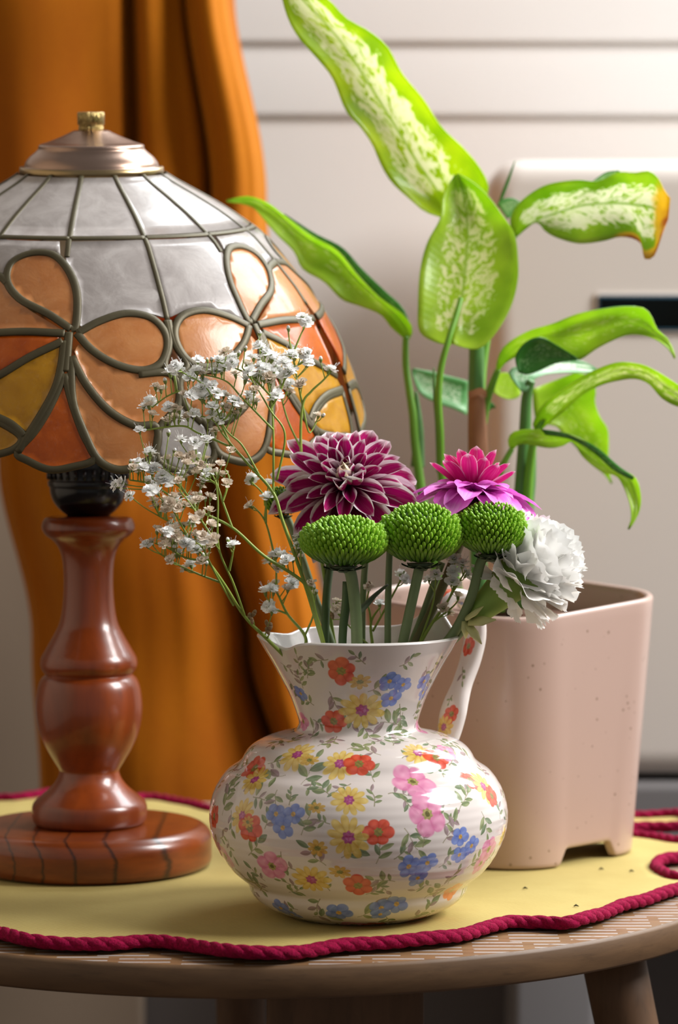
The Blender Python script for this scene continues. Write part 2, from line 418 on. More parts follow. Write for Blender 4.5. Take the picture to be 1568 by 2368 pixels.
# cloth: boundary + inner points, triangulated
ins = 0.0
p2 = [Vector((q[0], q[1])) for q in bd[::3]]
nb = len(p2)
xs_ = np.arange(-0.34, 0.30, 0.011); ys_ = np.arange(-0.14, 0.46, 0.011)
def inside(x, y, poly):
    c = False; j = len(poly) - 1
    for i in range(len(poly)):
        a, d = poly[i], poly[j]
        if (a[1] > y) != (d[1] > y) and x < (d[0] - a[0]) * (y - a[1]) / (d[1] - a[1]) + a[0]: c = not c
        j = i
    return c
inner = []
pb = np.array([(q.x, q.y) for q in p2])
for x in xs_:
    for y in ys_:
        if inside(x, y, p2) and np.min(np.hypot(pb[:, 0] - x, pb[:, 1] - y)) > 0.005: inner.append(Vector((x, y)))
tv, _, tf, *_ = geometry.delaunay_2d_cdt(p2 + inner, [], [list(range(nb))], 1, 1e-6)
b = MB().add([(q.x, q.y, mat_z(q.x, q.y)) for q in tv], tf)
cl = obj('cloth', b, m_cloth, mt); s_ = cl.modifiers.new('solid', 'SOLIDIFY'); s_.thickness = 0.0016; s_.offset = 0
# cord: three strands twisted along the hem
CRR = 0.0025
cpts = [Vector((q[0], q[1], mat_z(q[0], q[1]) + 0.0005)) for q in bd]; cpts.append(cpts[0])
L_ = sum((cpts[i + 1] - cpts[i]).length for i in range(len(cpts) - 1)); turns = L_ / 0.024
fine = arc([tuple(q) for q in cpts], 2600); fine = [Vector(q) for q in fine]
for st_ in range(3):
    pp = []
    for i in range(2600):
        t = (fine[min(i + 1, 2599)] - fine[max(i - 1, 0)]).normalized(); sd = Vector((-t.y, t.x, 0)); up = t.cross(sd)
        a = 2 * math.pi * (turns * i / 2599 + st_ / 3)
        pp.append(fine[i] + sd * (0.0013 * math.cos(a)) + up * (0.0010 * math.sin(a)) + Vector((0, 0, 0.0009)))
    b = MB().tube(pp, CRR, 7); obj('cord_strand', b, m_cord, mt)
# crumbs of dry plant on the cloth
m_crumb = simple('dry_crumb', '#3c3a20', 0.9)
for px, py, lb in ((1390, 2016, 'largest dry crumb on the mat, in front of the right foot of the pot'), (1214, 2061, 'dark crumb on the yellow mat nearest the jug'), (1332, 2102, 'black crumb on the mat closest to the crimson front cord'), (1460, 2021, 'tiny crumb on the mat beside the crimson loop at the right')):
    q = PT(px, py, MZ); q.z = mat_z(q.x, q.y) + 0.0014
    b = MB().tube([q + Vector((-0.0012, 0, 0)), q + Vector((0, 0.0004, 0.0006)), q + Vector((0.0014, -0.0006, 0.0001))], [0.0002, 0.0006, 0.0002], 5)
    tag(obj('dry_crumb', b, m_crumb), lb, 'crumb', 'crumbs on the mat')

# ================================================================== LAMP
LY = 0.14; LS = PXM(LY)                                # lamp depth, pixels per metre there
m_mahog = None
def mahogany():
    g = G('turned_red_wood'); v = g.coord('Object', (1, 1, 0.25)); n1 = g.noise(v, 30, 5, 0.6, 0.6); n2 = g.noise(v, 160, 3)
    c = g.mix(g.ss(n1, 0.3, 0.7), rgba('#8a3c0e'), rgba('#692907')); c = g.mix(g.math('MULTIPLY', g.ss(n2, 0.55, 0.8), 0.4), c, rgba('#4a1a0a'))
    g.set(Base__Color=c, Roughness=0.32); g.b.inputs['Coat Weight'].default_value = 0.4; g.b.inputs['Coat Roughness'].default_value = 0.1
    return g.m
def base_wood():
    # growth rings seen on the rim of the foot
    g = G('ringed_red_wood'); v = g.coord('Object', (1, 1, 1)); x = g.n('ShaderNodeSeparateXYZ', i0=v)
    n1 = g.noise(g.coord('Object', (1, 1, 5)), 25, 4, 0.6)
    zc = g.math('MULTIPLY', g.math('POWER', g.math('ABSOLUTE', g.math('SUBTRACT', x.outputs[2], 0.012)), 2.0), 28.0)
    q = g.math('ADD', g.math('ADD', x.outputs[0], zc), g.math('MULTIPLY', n1, 0.006))
    f = g.math('FRACT', g.math('DIVIDE', g.math('ADD', q, g.math('MULTIPLY', g.math('MULTIPLY', q, q), -4.0)), 0.019))
    band = g.math('MULTIPLY', g.ss(f, 0.0, 0.10), g.math('SUBTRACT', 1.0, g.ss(f, 0.10, 0.17)))
    c = g.mix(g.ss(n1, 0.3, 0.7), rgba('#863e12'), rgba('#692b0a')); c = g.mix(g.math('MULTIPLY', band, 0.85), c, rgba('#26100a'))
    g.set(Base__Color=c, Roughness=0.32); g.b.inputs['Coat Weight'].default_value = 0.5; g.b.inputs['Coat Roughness'].default_value = 0.15
    return g.m
m_mahog = mahogany(); m_base = base_wood()
m_socket = simple('black_bakelite', '#0c0b10', 0.18)
m_brass = simple('aged_brass', '#b09a72', 0.28, '#8f7a58', 60, metal=1.0)
m_copper = simple('worn_copper_brass', '#b09482', 0.3, '#8a7468', 40, metal=1.0)
m_lead = simple('olive_lead_came', '#5a5238', 0.5, '#423c2a', 60, 0.2, 300, 0.0004, metal=0.35)
AX = P(206, 1600, LY).x
lamp = thing('table_lamp', (AX, LY, TZ), 'table lamp with turned red wooden stem under a leaded capiz shell shade', 'lamp')
def zl(py): return P(206, py, LY).z
LZ = TZ + 0.0050
def prof_px(lst, nsub=6, S=LS):
    p = [(r / S, zl(py)) for r, py in lst]; return cr(p, nsub * len(p))
base_top = zl(1905)
bp = [(278, 2019, 0)]
BR = 284 / LS; bz0 = LZ; bz1 = base_top
prof = [(BR - 0.003, bz0), (BR - 0.0006, bz0 + 0.0015), (BR, bz0 + 0.004), (BR, bz1 - 0.009)]
for a_ in range(0, 91, 10): prof.append((BR - 0.0085 + 0.0085 * math.cos(R(a_)), bz1 - 0.0085 + 0.0085 * math.sin(R(a_))))
prof.append((0.0005, bz1))
obj('base', MB().lathe([(r, z) for r, z in prof], (AX, LY, 0), 128), m_base, lamp)
stem = [(124, 1904), (131, 1896), (134, 1880), (131, 1857), (114, 1840), (90, 1820), (76, 1802), (70, 1788), (70, 1778), (81, 1760), (103, 1722), (118, 1682), (123.5, 1635), (119, 1592), (111, 1570), (102, 1561), (101, 1558), (108, 1549), (112.5, 1536), (110, 1520), (99, 1500), (82, 1470), (67.5, 1440), (60, 1400), (57, 1350), (59, 1302), (67, 1270), (81, 1250), (97, 1238), (106, 1226), (107.5, 1217), (104, 1204), (95, 1196), (70, 1193), (20, 1193)]
obj('turned_stem', MB().lathe(prof_px(stem), (AX, LY, 0), 96), m_mahog, lamp)
sock = [(48, 1193), (54, 1188), (67, 1177), (80, 1160), (87, 1142), (89, 1126), (92, 1124), (93, 1112), (90, 1110), (92, 1090), (94, 1070), (94, 1000), (60, 990), (20, 985)]
so = obj('socket', MB().lathe(prof_px(sock, 4), (AX, LY, 0), 64), m_socket, lamp)
b = MB()
for i in range(28):
    t = 2 * math.pi * i / 28; rr = 92.0 / LS
    c = (AX + rr * math.sin(t), LY - rr * math.cos(t))
    b.tube([(c[0], c[1], zl(1108)), (c[0], c[1], zl(1085))], [0.0011, 0.0011], 6)
ri = obj('grip_ribs', b, m_socket, so); ri['kind'] = 'stuff'

# ---- shade: cap + ribs + leaded shell panes, tilted a little forward
rtab = [(385, 152), (400, 168), (420, 200), (440, 238), (480, 308), (535, 388), (590, 438), (650, 488), (725, 538), (800, 578), (870, 603), (940, 623), (990, 633), (1040, 640), (1110, 646)]
tv_ = np.array([a_ for a_, _ in rtab], float); tr_ = np.array([c_ for _, c_ in rtab], float)
vv_ = np.linspace(385, 1110, 300); rr_ = np.interp(vv_, tv_, tr_)
for _ in range(12): rr_[1:-1] = (rr_[:-2] + 2 * rr_[1:-1] + rr_[2:]) / 4
def RV(v): return float(np.interp(v, vv_, rr_))
SXC = 212.0; piv = P(SXC, 392, LY - 0.004)
tiltM = Matrix.Rotation(R(7.0), 3, 'X')
SS = PXM(LY - 0.004)
def sh(th, v, off=0.0):
    """shade surface: angle from the front, row v; off metres outward"""
    r = RV(v); dr = (RV(v + 4) - RV(v - 4)) / 8; n = Vector((1, dr)).normalized()     # outward radial, up
    rr = r / SS + n.x * off; z = -(v - 390) / SS + n.y * off
    # slightly faceted between the ribs
    return piv + tiltM @ Vector((rr * math.sin(th), -rr * math.cos(th), z))
def px2tv(px, py):
    v, th = py - 50.0, math.asin(max(-0.9, min(0.9, (px - SXC) / RV(py - 50.0))))
    for _ in range(60):
        qx, qy = proj(*sh(th, v)); v += 0.6 * (py - qy); th += 0.6 * (px - qx) / (RV(v) * max(0.25, math.cos(th)))
        v = max(386, min(1105, v)); th = max(-1.35, min(1.35, th))
    return th, v
AXIS = R(22.7); CELL = 2 * math.pi / 7
def poly(pts): return [px2tv(*p) for p in pts]
PAN = {
 'T': ('peach', [(164, 762), (112, 727), (46, 692), (17, 650), (28, 608), (72, 587), (122, 590), (158, 625), (178, 680), (176, 752)]),
 'R1': ('peach', [(178, 772), (230, 744), (290, 726), (345, 734), (378, 763), (387, 800), (372, 840), (330, 857), (270, 844), (215, 812)]),
 'R2': ('peach', [(183, 796), (250, 844), (320, 866), (385, 862), (412, 885), (412, 935), (380, 982), (314, 980), (255, 946), (203, 885), (172, 812)]),
 'R3': ('peach', [(166, 826), (200, 890), (252, 950), (312, 984), (362, 988), (356, 1052), (314, 1079), (270, 1086), (226, 1062), (194, 1000), (168, 925)]),
 'B': ('orange', [(150, 866), (166, 930), (193, 1006), (219, 1060), (166, 1080), (115, 1086), (66, 1066), (40, 1046), (80, 1000), (117, 940)]),
 'Y1': ('yellow', [(140, 798), (142, 862), (105, 940), (62, 1000), (25, 970), (-30, 952), (-117, 945), (-100, 916), (-30, 890), (50, 845)]),
 'Y2': ('yellow', [(-118, 955), (-40, 962), (15, 985), (50, 1013), (30, 1040), (-30, 1056), (-90, 1062), (-126, 1062)]),
 'L1': ('orange', [(140, 780), (85, 772), (0, 778), (-84, 778), (-95, 840), (-100, 908), (-40, 884), (20, 850), (85, 815)]),
 'L2': ('peach', [(14, 664), (45, 702), (105, 740), (148, 766), (60, 766), (-20, 768), (-84, 768), (-84, 700), (-74, 632), (0, 644)]),
 'W1': ('white', [(152, 560), (338, 556), (362, 640), (386, 736), (345, 725), (290, 718), (230, 736), (184, 760), (186, 690), (174, 640), (152, 600)]),
 'W2': ('white', [(138, 560), (20, 556), (-60, 548), (-68, 590), (-72, 622), (0, 634), (14, 650), (30, 600), (72, 580), (124, 584), (140, 594)]),
}
HALF = {   # panes that straddle the line between two flowers; half outline, mirrored over AXIS
 'D': ('amber', [(391, 742), (393, 770), (390, 805), (380, 842), (392, 860), (409, 872)]),
 'BW': ('white', [(412, 940), (388, 966), (368, 992), (361, 1050), (378, 1076), (416, 1090)]),
}
def shell(name, a, c, trans, rough=0.22):
    g = G(name); v = g.coord('Object'); n1 = g.noise(v, 60, 4, 0.65, 0.5); n2 = g.noise(v, 400, 3, 0.7)
    col = g.mix(g.ss(n1, 0.25, 0.75), rgba(a), rgba(c)); col = g.mix(g.math('MULTIPLY', g.ss(n2, 0.5, 0.8), 0.05), col, rgba('#fff4ea'))
    g.set(Base__Color=col, Roughness=g.math('ADD', rough, g.math('MULTIPLY', n1, 0.15))); g.b.inputs['Coat Weight'].default_value = 0.35; g.b.inputs['Coat Roughness'].default_value = 0.10
    g.bump(g.math('ADD', n1, g.math('MULTIPLY', n2, 0.15)), 0.25, 0.0012); g.translucent(col, trans); return g.m
m_pane = {'white': shell('white_capiz_shell', '#cbc5c1', '#aaa29e', 0.3), 'peach': shell('peach_capiz_shell', '#d4935a', '#c47c42', 0.3),
          'orange': shell('orange_capiz_shell', '#d86a0c', '#bc5406', 0.35), 'yellow': shell('yellow_capiz_shell', '#d8a01a', '#c0860e', 0.35),
          'amber': shell('amber_brown_capiz_shell', '#7a4a22', '#5e3414', 0.35)}
shade = obj('shade_cap', MB().lathe([(p[0] / SS, -(p[1] - 390) / SS) for p in cr([(164, 399), (165, 391), (161, 384), (155, 383), (152, 374), (143, 362), (128, 349), (122, 342), (121, 336), (116, 332), (100, 327), (72, 316), (50, 306), (36, 300), (10, 298)], 60)], (0, 0, 0), 96), m_copper)
shade.data.transform(tiltM.to_4x4()); shade.parent = lamp; shade.location = piv - Vector(lamp.location)
def on_shade(name, mb, mats, par): return obj(name, mb, mats, par)
b = MB().lathe([(p[0] / SS, -(p[1] - 390) / SS) for p in [(24, 302), (29, 300), (29, 292), (27, 290), (31, 287), (31.5, 262), (30, 259), (2, 259)]], (0, 0, 0), 40); b.v = [tuple(piv + tiltM @ Vector(q)) for q in b.v]
g = G('knurled_brass'); vx = g.n('ShaderNodeTexVoronoi'); g.put(vx.inputs['Vector'], g.coord('UV', (60, 14, 1))); vx.inputs['Scale'].default_value = 1.0
g.set(Base__Color=rgba('#a8925f'), Metallic=1.0, Roughness=0.3); g.bump(vx.outputs[0], 0.6, 0.001); obj('finial', b, g.m, shade)
b = MB().lathe([(p[0] / SS, -(p[1] - 390) / SS) for p in [(158, 383), (165, 384), (166, 391), (166, 400), (158, 403)]], (0, 0, 0), 96, cap=False); b.v = [tuple(piv + tiltM @ Vector(q)) for q in b.v]; obj('cap_rim', b, m_brass, shade)
frame = None
lead = MB()
def strip(tv, w_=0.0021, closed=False, sub=10, smooth=True):
    """raised lead came along a line on the shade"""
    t = cr(tv, sub * (len(tv) - 1) + 1) if smooth and len(tv) > 2 else [tuple(np.array(tv[0]) + (np.array(tv[-1]) - np.array(tv[0])) * q) for q in np.linspace(0, 1, 24)]
    p = [sh(a, v, 0.0006) for a, v in t]; n = [sh(a, v, 0.02) - sh(a, v, 0.0) for a, v in t]
    lead.tube(p, w_ * 1.04, 8, 0, 0.42, n)
def pane(tv, kind, off=0.0):
    # outline -> dense boundary + inner grid, skinned onto the shade with a real thickness
    q = arc([(a * 560, v) for a, v in tv + [tv[0]]], 64)[:-1]
    pb_ = [Vector((x, y)) for x, y in q]; arr = np.array(q); inn = []
    for x in np.arange(arr[:, 0].min(), arr[:, 0].max(), 16):
        for y in np.arange(arr[:, 1].min(), arr[:, 1].max(), 16):
            if inside(x, y, pb_) and np.min(np.hypot(arr[:, 0] - x, arr[:, 1] - y)) > 7: inn.append(Vector((x, y)))
    v2, _, f2, *_ = geometry.delaunay_2d_cdt(pb_ + inn, [], [list(range(len(pb_)))], 1, 1e-4)
    b = MB(); n = len(v2)
    b.add([sh(p.x / 560, p.y, 0.0005) for p in v2] + [sh(p.x / 560, p.y, -0.0007) for p in v2], [tuple(f) for f in f2] + [tuple(i + n for i in reversed(f)) for f in f2] + [(i, (i + 1) % len(pb_), (i + 1) % len(pb_) + n, i + n) for i in range(len(pb_))])
    return obj('shell_pane', b, m_pane[kind], shade)
P0 = {k: (c, poly(p)) for k, (c, p) in PAN.items()}
H0 = {k: (c, poly(p)) for k, (c, p) in HALF.items()}
# cells: 7 flowers, neighbours mirrored (the odd one out sits at the back)
for i in range(7):
    k = i - 3
    mirror = (k % 2 == 1) or k == 3 and False
    # flower k=0 is the one left of the stem, k=1 its mirror image to the right
    def place(tv):
        o = []
        for a, v in tv:
            d = max(-CELL + 0.004, min(-0.004, a - AXIS))
            if k % 2 == 0: o.append((AXIS + d + k * CELL, v))
            else: o.append((AXIS - d + (k - 1) * CELL, v))
        return o
    for kk, (c, tv) in P0.items(): pane(place(tv), c)
    for kk, w_ in (('T', .0021), ('R1', .0021), ('R3', .0021), ('B', .0019), ('Y2', .0019)):
        q = place(P0[kk][1]); strip(q + [q[0]], w_, sub=5)
    strip(place(P0['R2'][1])[2:7], .0021, sub=5)
    for line in ([(150, 772), (60, 768), (-20, 771), (-86, 772)], [(145, 790), (70, 826), (0, 868), (-50, 890), (-105, 914)], [(-80, 628), (0, 640), (18, 655)], [(160, 770), (152, 860)], [(-118, 950), (-38, 957), (20, 978), (56, 1008)], [(150, 790), (128, 900), (40, 1046)]):
        strip(place(poly(line)), 0.0022)
    if k % 2 == 0 and k < 3:
        for kk, (c, tv) in H0.items():
            a_ = place(tv); cen_ = AXIS + k * CELL; m_ = [(2 * cen_ - a, v) for a, v in reversed(a_)]
            pane(a_ + m_, c); q = a_ + m_; strip(q, 0.0019, sub=4)
RA = [AXIS + CELL / 2 * j for j in range(14)]
RV0 = [px2tv(340, 548)[1], px2tv(147, 556)[1]]
VR = sum(RV0) / 2
for j, a_ in enumerate(RA):
    n_ = RA[(j + 1) % 14] if j < 13 else RA[0] + 2 * math.pi
    q = [(a_ + 0.008, 401)] + [(n_ - 0.008, 401)] + [(n_ - 0.006, v) for v in np.linspace(420, VR - 5, 8)] + [(a_ + 0.006, v) for v in np.linspace(VR - 5, 420, 8)]
    pane(q, 'white')
    end = px2tv(392, 742)[1] if j % 2 == 0 else px2tv(138, 596)[1]
    strip([(a_, 398), (a_, VR), (a_, end)], 0.0014, sub=10); 
    strip([(a_ + (n_ - a_) * t, VR) for t in np.linspace(0, 1, 5)], 0.0015, sub=4)
o_ = obj('lead_came', lead, m_lead, shade)

# ================================================================== JUG
JX = P(829, 1900, 0).x; JS = PXM(0.0)
def zj(py): return P(829, py, 0).z
jug_l = [(150, 2136), (168, 2137), (177, 2134), (210, 2121), (236, 2104), (251, 2086), (256, 2072), (262, 2063), (293, 2037), (321, 2000), (340, 1958), (347, 1922), (345, 1888), (333, 1850), (309, 1814), (284, 1796), (271, 1784), (262, 1768), (248, 1753), (226, 1740), (196, 1729), (168, 1722), (148, 1716), (140, 1706), (139, 1696), (144, 1678), (158, 1640), (178, 1600), (200, 1560), (218, 1530), (234, 1502)]
jp = cr([(r / JS, zj(py)) for r, py in jug_l], 260); jp = arc(jp, 300)
zmin = jp[:, 1].min(); jp[:, 1] += (TZ + 0.0050) - zmin
Jr, Jz = jp[:, 0], jp[:, 1]
seg_ = np.r_[0, np.cumsum(np.hypot(np.diff(Jr), np.diff(Jz)))]; JL = seg_[-1]
ridge = np.zeros(300)
for i in range(300):
    if zj(2050) < Jz[i] < zj(1770): ridge[i] = 0.00005 * math.sin((Jz[i] - zj(2050)) / 0.0042 * 2 * math.pi) * min(1, (Jz[i] - zj(2050)) / 0.006) * min(1, (zj(1770) - Jz[i]) / 0.006)
def rim_mod(th, t):
    """th measured from the front towards +x; t = 0 neck .. 1 rim -> radius factor, lift"""
    d = lambda a: (th - a + math.pi) % (2 * math.pi) - math.pi
    spout = d(R(-90)); g_ = math.exp(-(spout / R(17)) ** 2); p1 = math.exp(-((spout - R(37)) / R(14)) ** 2); p2 = math.exp(-((spout + R(37)) / R(14)) ** 2)
    h = math.exp(-(d(R(128)) / R(17)) ** 2)
    f = 1 + t ** 2 * (0.01 * g_ - 0.10 * p1 - 0.09 * p2)
    lift = t ** 3 * (0.0006 * g_ - 0.0042 * p1 - 0.002 * p2 + 0.011 * h)
    return f, lift
NT = 256
def jug_point(th, r, z):
    t = max(0.0, (z - zj(1690)) / (zj(1502) - zj(1690))); t = min(1.0, t); f, lf = rim_mod(th, t)
    return (JX + r * f * math.sin(th), -r * f * math.cos(th), z + lf)
rows = []; uvs = []
for i in range(300):
    rows.append([jug_point(2 * math.pi * j / NT - math.pi, Jr[i] + ridge[i], Jz[i]) for j in range(NT + 1)]); uvs += [(j / NT, seg_[i] / JL) for j in range(NT + 1)]
b = MB().grid(rows, uvs, 0)
WT = 0.0024; inner_r = []; keep = [i for i in range(299, 20, -3)]
rim = []
for a_ in (30, 70, 110, 150): rim.append((Jr[-1] - WT / 2 + WT / 2 * math.cos(R(a_)), Jz[-1] + WT / 2 * math.sin(R(a_))))
ip = [(Jr[299], Jz[299])] + rim + [(max(Jr[i] - WT, 0.002), Jz[i] + (0.001 if i < 60 else 0)) for i in keep] + [(0.0005, Jz[20] + 0.001)]
rows = [[jug_point(2 * math.pi * j / NT - math.pi, r, z) for j in range(NT + 1)] for r, z in ip]
b.grid(rows, None, 1)
bt = [(Jr[0], Jz[0]), (Jr[0] - 0.002, Jz[0] + 0.001), (0.0005, Jz[0] + 0.001)]
b.grid([[jug_point(2 * math.pi * j / NT - math.pi, r, z) for j in range(NT + 1)] for r, z in bt], None, 1)

# ---- flat floral print of the jug, painted here as an image
class Canvas:
    def __init__(s, W, H, length, radius, base):
        s.W, s.H, s.L = W, H, length; s.rad = radius
        s.a = np.empty((H, W, 3), np.float32); s.a[:] = base
    def window(s, u, v, Rm):
        """u 0..1 round, v 0..1 along, Rm metres -> rows, cols, local metre grids"""
        rc = max(float(s.rad(v)), 0.01); ny = int(Rm / s.L * s.H) + 2; nx = int(Rm / (2 * math.pi * rc) * s.W) + 2
        r0 = int(v * s.H); c0 = int(u * s.W); rr = np.arange(max(r0 - ny, 0), min(r0 + ny + 1, s.H)); cc = np.arange(c0 - nx, c0 + nx + 1)
        x = (cc / s.W - u) * 2 * math.pi * rc; y = (rr / s.H - v) * s.L
        X, Y = np.meshgrid(x, y); return np.ix_(rr, cc % s.W), X, Y
    def lay(s, ix, col, al):
        al = al[..., None]; s.a[ix] = s.a[ix] * (1 - al) + col * al
def sst(x, a, b):
    t = np.clip((x - a) / (b - a), 0, 1); return t * t * (3 - 2 * t)
def wob(X, Y, k, ph): return 0.5 + 0.25 * np.sin(X * k + ph + 2 * np.sin(Y * k * 0.7 + ph)) + 0.25 * np.sin(Y * k * 1.3 + ph * 2 + 1.5 * np.sin(X * k * 0.9))
L3 = lambda h: np.array([int(h[i:i + 2], 16) / 255 for i in (1, 3, 5)], np.float32)
def bloom(cv, u, v, Rm, n, depth, power, c1, c2, cc, cr_, ph=0.0, squash=1.0, op=0.86):
    ix, X, Y = cv.window(u, v, Rm * 1.15); Y = Y / squash
    r = np.hypot(X, Y); a = np.arctan2(Y, X) + ph; pet = np.abs(np.cos(a * n / 2)) ** power
    edge = Rm * (1 - depth + depth * pet) * (0.94 + 0.1 * np.sin(a * 2 + ph * 5))
    al = (1 - sst(r, edge * 0.90, edge * 1.02)) * op
    k = np.clip(0.55 * wob(X, Y, 900, ph * 7) + 0.7 * (1 - pet) ** 1.5 + 0.25 * (1 - r / Rm), 0, 1)[..., None]
    rim_ = np.clip((r / np.maximum(edge, 1e-6) - 0.82) / 0.15, 0, 1)[..., None] * 0.25
    col = L3(c1) * (1 - k) + L3(c2) * k; col = col * (1 - rim_) + L3(c2) * rim_
    cv.lay(ix, col, al)
    if cr_ > 0:
        ce = Rm * cr_ * (1 + 0.12 * np.sin(a * 7)); k2 = wob(X, Y, 2200, ph)[..., None]; dark = L3(cc) * 0.55
        cv.lay(ix, L3(cc) * (1 - 0.4 * k2) + dark * 0.4 * k2 + 0 * X[..., None], (1 - sst(r, ce * 0.75, ce)) * 0.95)
def poppy(cv, u, v, Rm, ph=0.3): bloom(cv, u, v, Rm, 6, 0.22, 0.7, '#e2553a', '#b92a16', '#8d8440', 0.30, ph)
def orange(cv, u, v, Rm, ph=0.3): bloom(cv, u, v, Rm, 6, 0.22, 0.7, '#ef8a48', '#dc6a24', '#c9a24a', 0.28, ph)
def daisy(cv, u, v, Rm, ph=0.2): bloom(cv, u, v, Rm, 11, 0.42, 0.6, '#e7cd76', '#c49a34', '#b04a86', 0.29, ph); bloom(cv, u, v, Rm * 0.16, 3, 0.1, 1, '#c77fae', '#a8386f', '#a8386f', 0, ph)
def blue(cv, u, v, Rm, ph=0.5): bloom(cv, u, v, Rm, 5, 0.30, 0.6, '#7f97d6', '#4f66b4', '#d8a850', 0.22, ph)
def pink(cv, u, v, Rm, ph=0.4): bloom(cv, u, v, Rm, 5, 0.26, 0.6, '#e4a0bd', '#c76493', '#a9a263', 0.26, ph); bloom(cv, u, v, Rm * 0.13, 3, 0.1, 1, '#6f6a3a', '#55502c', '#55502c', 0, ph)
def half(cv, u, v, Rm, ph=0.0): bloom(cv, u, v, Rm, 8, 0.5, 0.6, '#d9b255', '#b98a34', '#8a8a4a', 0.3, ph, 0.7)
def leaf_(cv, u, v, Lm, ang, c1, c2, wd=0.36):
    ix, X, Y = cv.window(u, v, Lm * 1.05); ca, sa = math.cos(ang), math.sin(ang); a = X * ca + Y * sa; d = -X * sa + Y * ca; t = a / Lm
    hw = Lm * wd * np.clip(np.sin(np.pi * np.clip(t, 0, 1)) ** 0.8, 0, 1) * 0.5
    al = ((t > 0) & (t < 1)) * (1 - sst(np.abs(d), hw * 0.75, hw + 1e-5)) * 0.88
    k = np.clip(0.5 + 0.5 * np.sign(d) * 0.5 + 0.4 * (wob(X, Y, 1200, ang) - 0.5), 0, 1)[..., None]
    cv.lay(ix, L3(c1) * (1 - k) + L3(c2) * k, al)
def sprig(cv, u, v, Lm, ang, n=5, purple=0.2, seed=0):
    rd = random.Random(int(seed * 1000) + int(u * 9999) + int(v * 7777)); rc = max(float(cv.rad(v)), 0.01)
    cx = cy = 0.0; a = ang; q = []
    for i in range(10):
        q.append((cx, cy)); cx += math.cos(a) * Lm / 10; cy += math.sin(a) * Lm / 10; a += rd.uniform(-0.25, 0.3)
    for i in range(len(q) - 1):
        for f in (0, 0.5):
            x = q[i][0] + (q[i + 1][0] - q[i][0]) * f; y = q[i][1] + (q[i + 1][1] - q[i][1]) * f
            uu, vv2 = u + x / (2 * math.pi * rc), v + y / cv.L; ix, X, Y = cv.window(uu, vv2, 0.0007)
            cv.lay(ix, L3('#8a8468') + 0 * X[..., None], (1 - sst(np.hypot(X, Y), 0.00018, 0.00042)) * 0.8)
    for i in range(n):
        p = q[min(9, 2 + int(7 * i / max(1, n - 1)))]; sg = 1 if i % 2 else -1
        an = ang + sg * rd.uniform(0.7, 1.25) if i < n - 1 else ang + rd.uniform(-0.3, 0.3); ll = Lm * rd.uniform(0.42, 0.62)
        cs = rd.choice([('#8f9b6c', '#5f7048'), ('#9aa274', '#6d7a50'), ('#7f8f70', '#566a4a')]) if rd.random() > purple else ('#a48a94', '#7d6f66')
        leaf_(cv, u + p[0] / (2 * math.pi * rc), v + p[1] / cv.L, ll, an, cs[0], cs[1], rd.uniform(0.38, 0.55))
CW, CH = 3072, 1536
cv = Canvas(CW, CH, JL, lambda v: np.interp(v * JL, seg_, Jr), L3('#d6cdc8'))
_v = np.arange(0, 300)
def zoomp(x, y): return 460 + x * 740 / 1568, 1440 + y * 760 / 1610
jpx = None
def jug_uv(px, py):
    best = (1e9, 0.5, 0.5)
    for i in range(8, 300):
        r = Jr[i]; s = ((px - 784) / FPX * D - JX) / r
        if abs(s) > 0.985: continue
        for _ in range(3):
            th = math.asin(max(-0.985, min(0.985, s))); s = ((px - 784) / FPX * (D - r * math.cos(th)) - JX) / r
            if abs(s) > 0.985: break
        else:
            th = math.asin(s); x, y, z = jug_point(th, r, Jz[i]); d = abs(proj(x, y, z)[1] - py)
            if d < best[0]: best = (d, (th + math.pi) / (2 * math.pi), seg_[i] / JL)
    return best[1], best[2]
K = 740 / 1568 / JS        # metres per zoomed pixel of the notes below
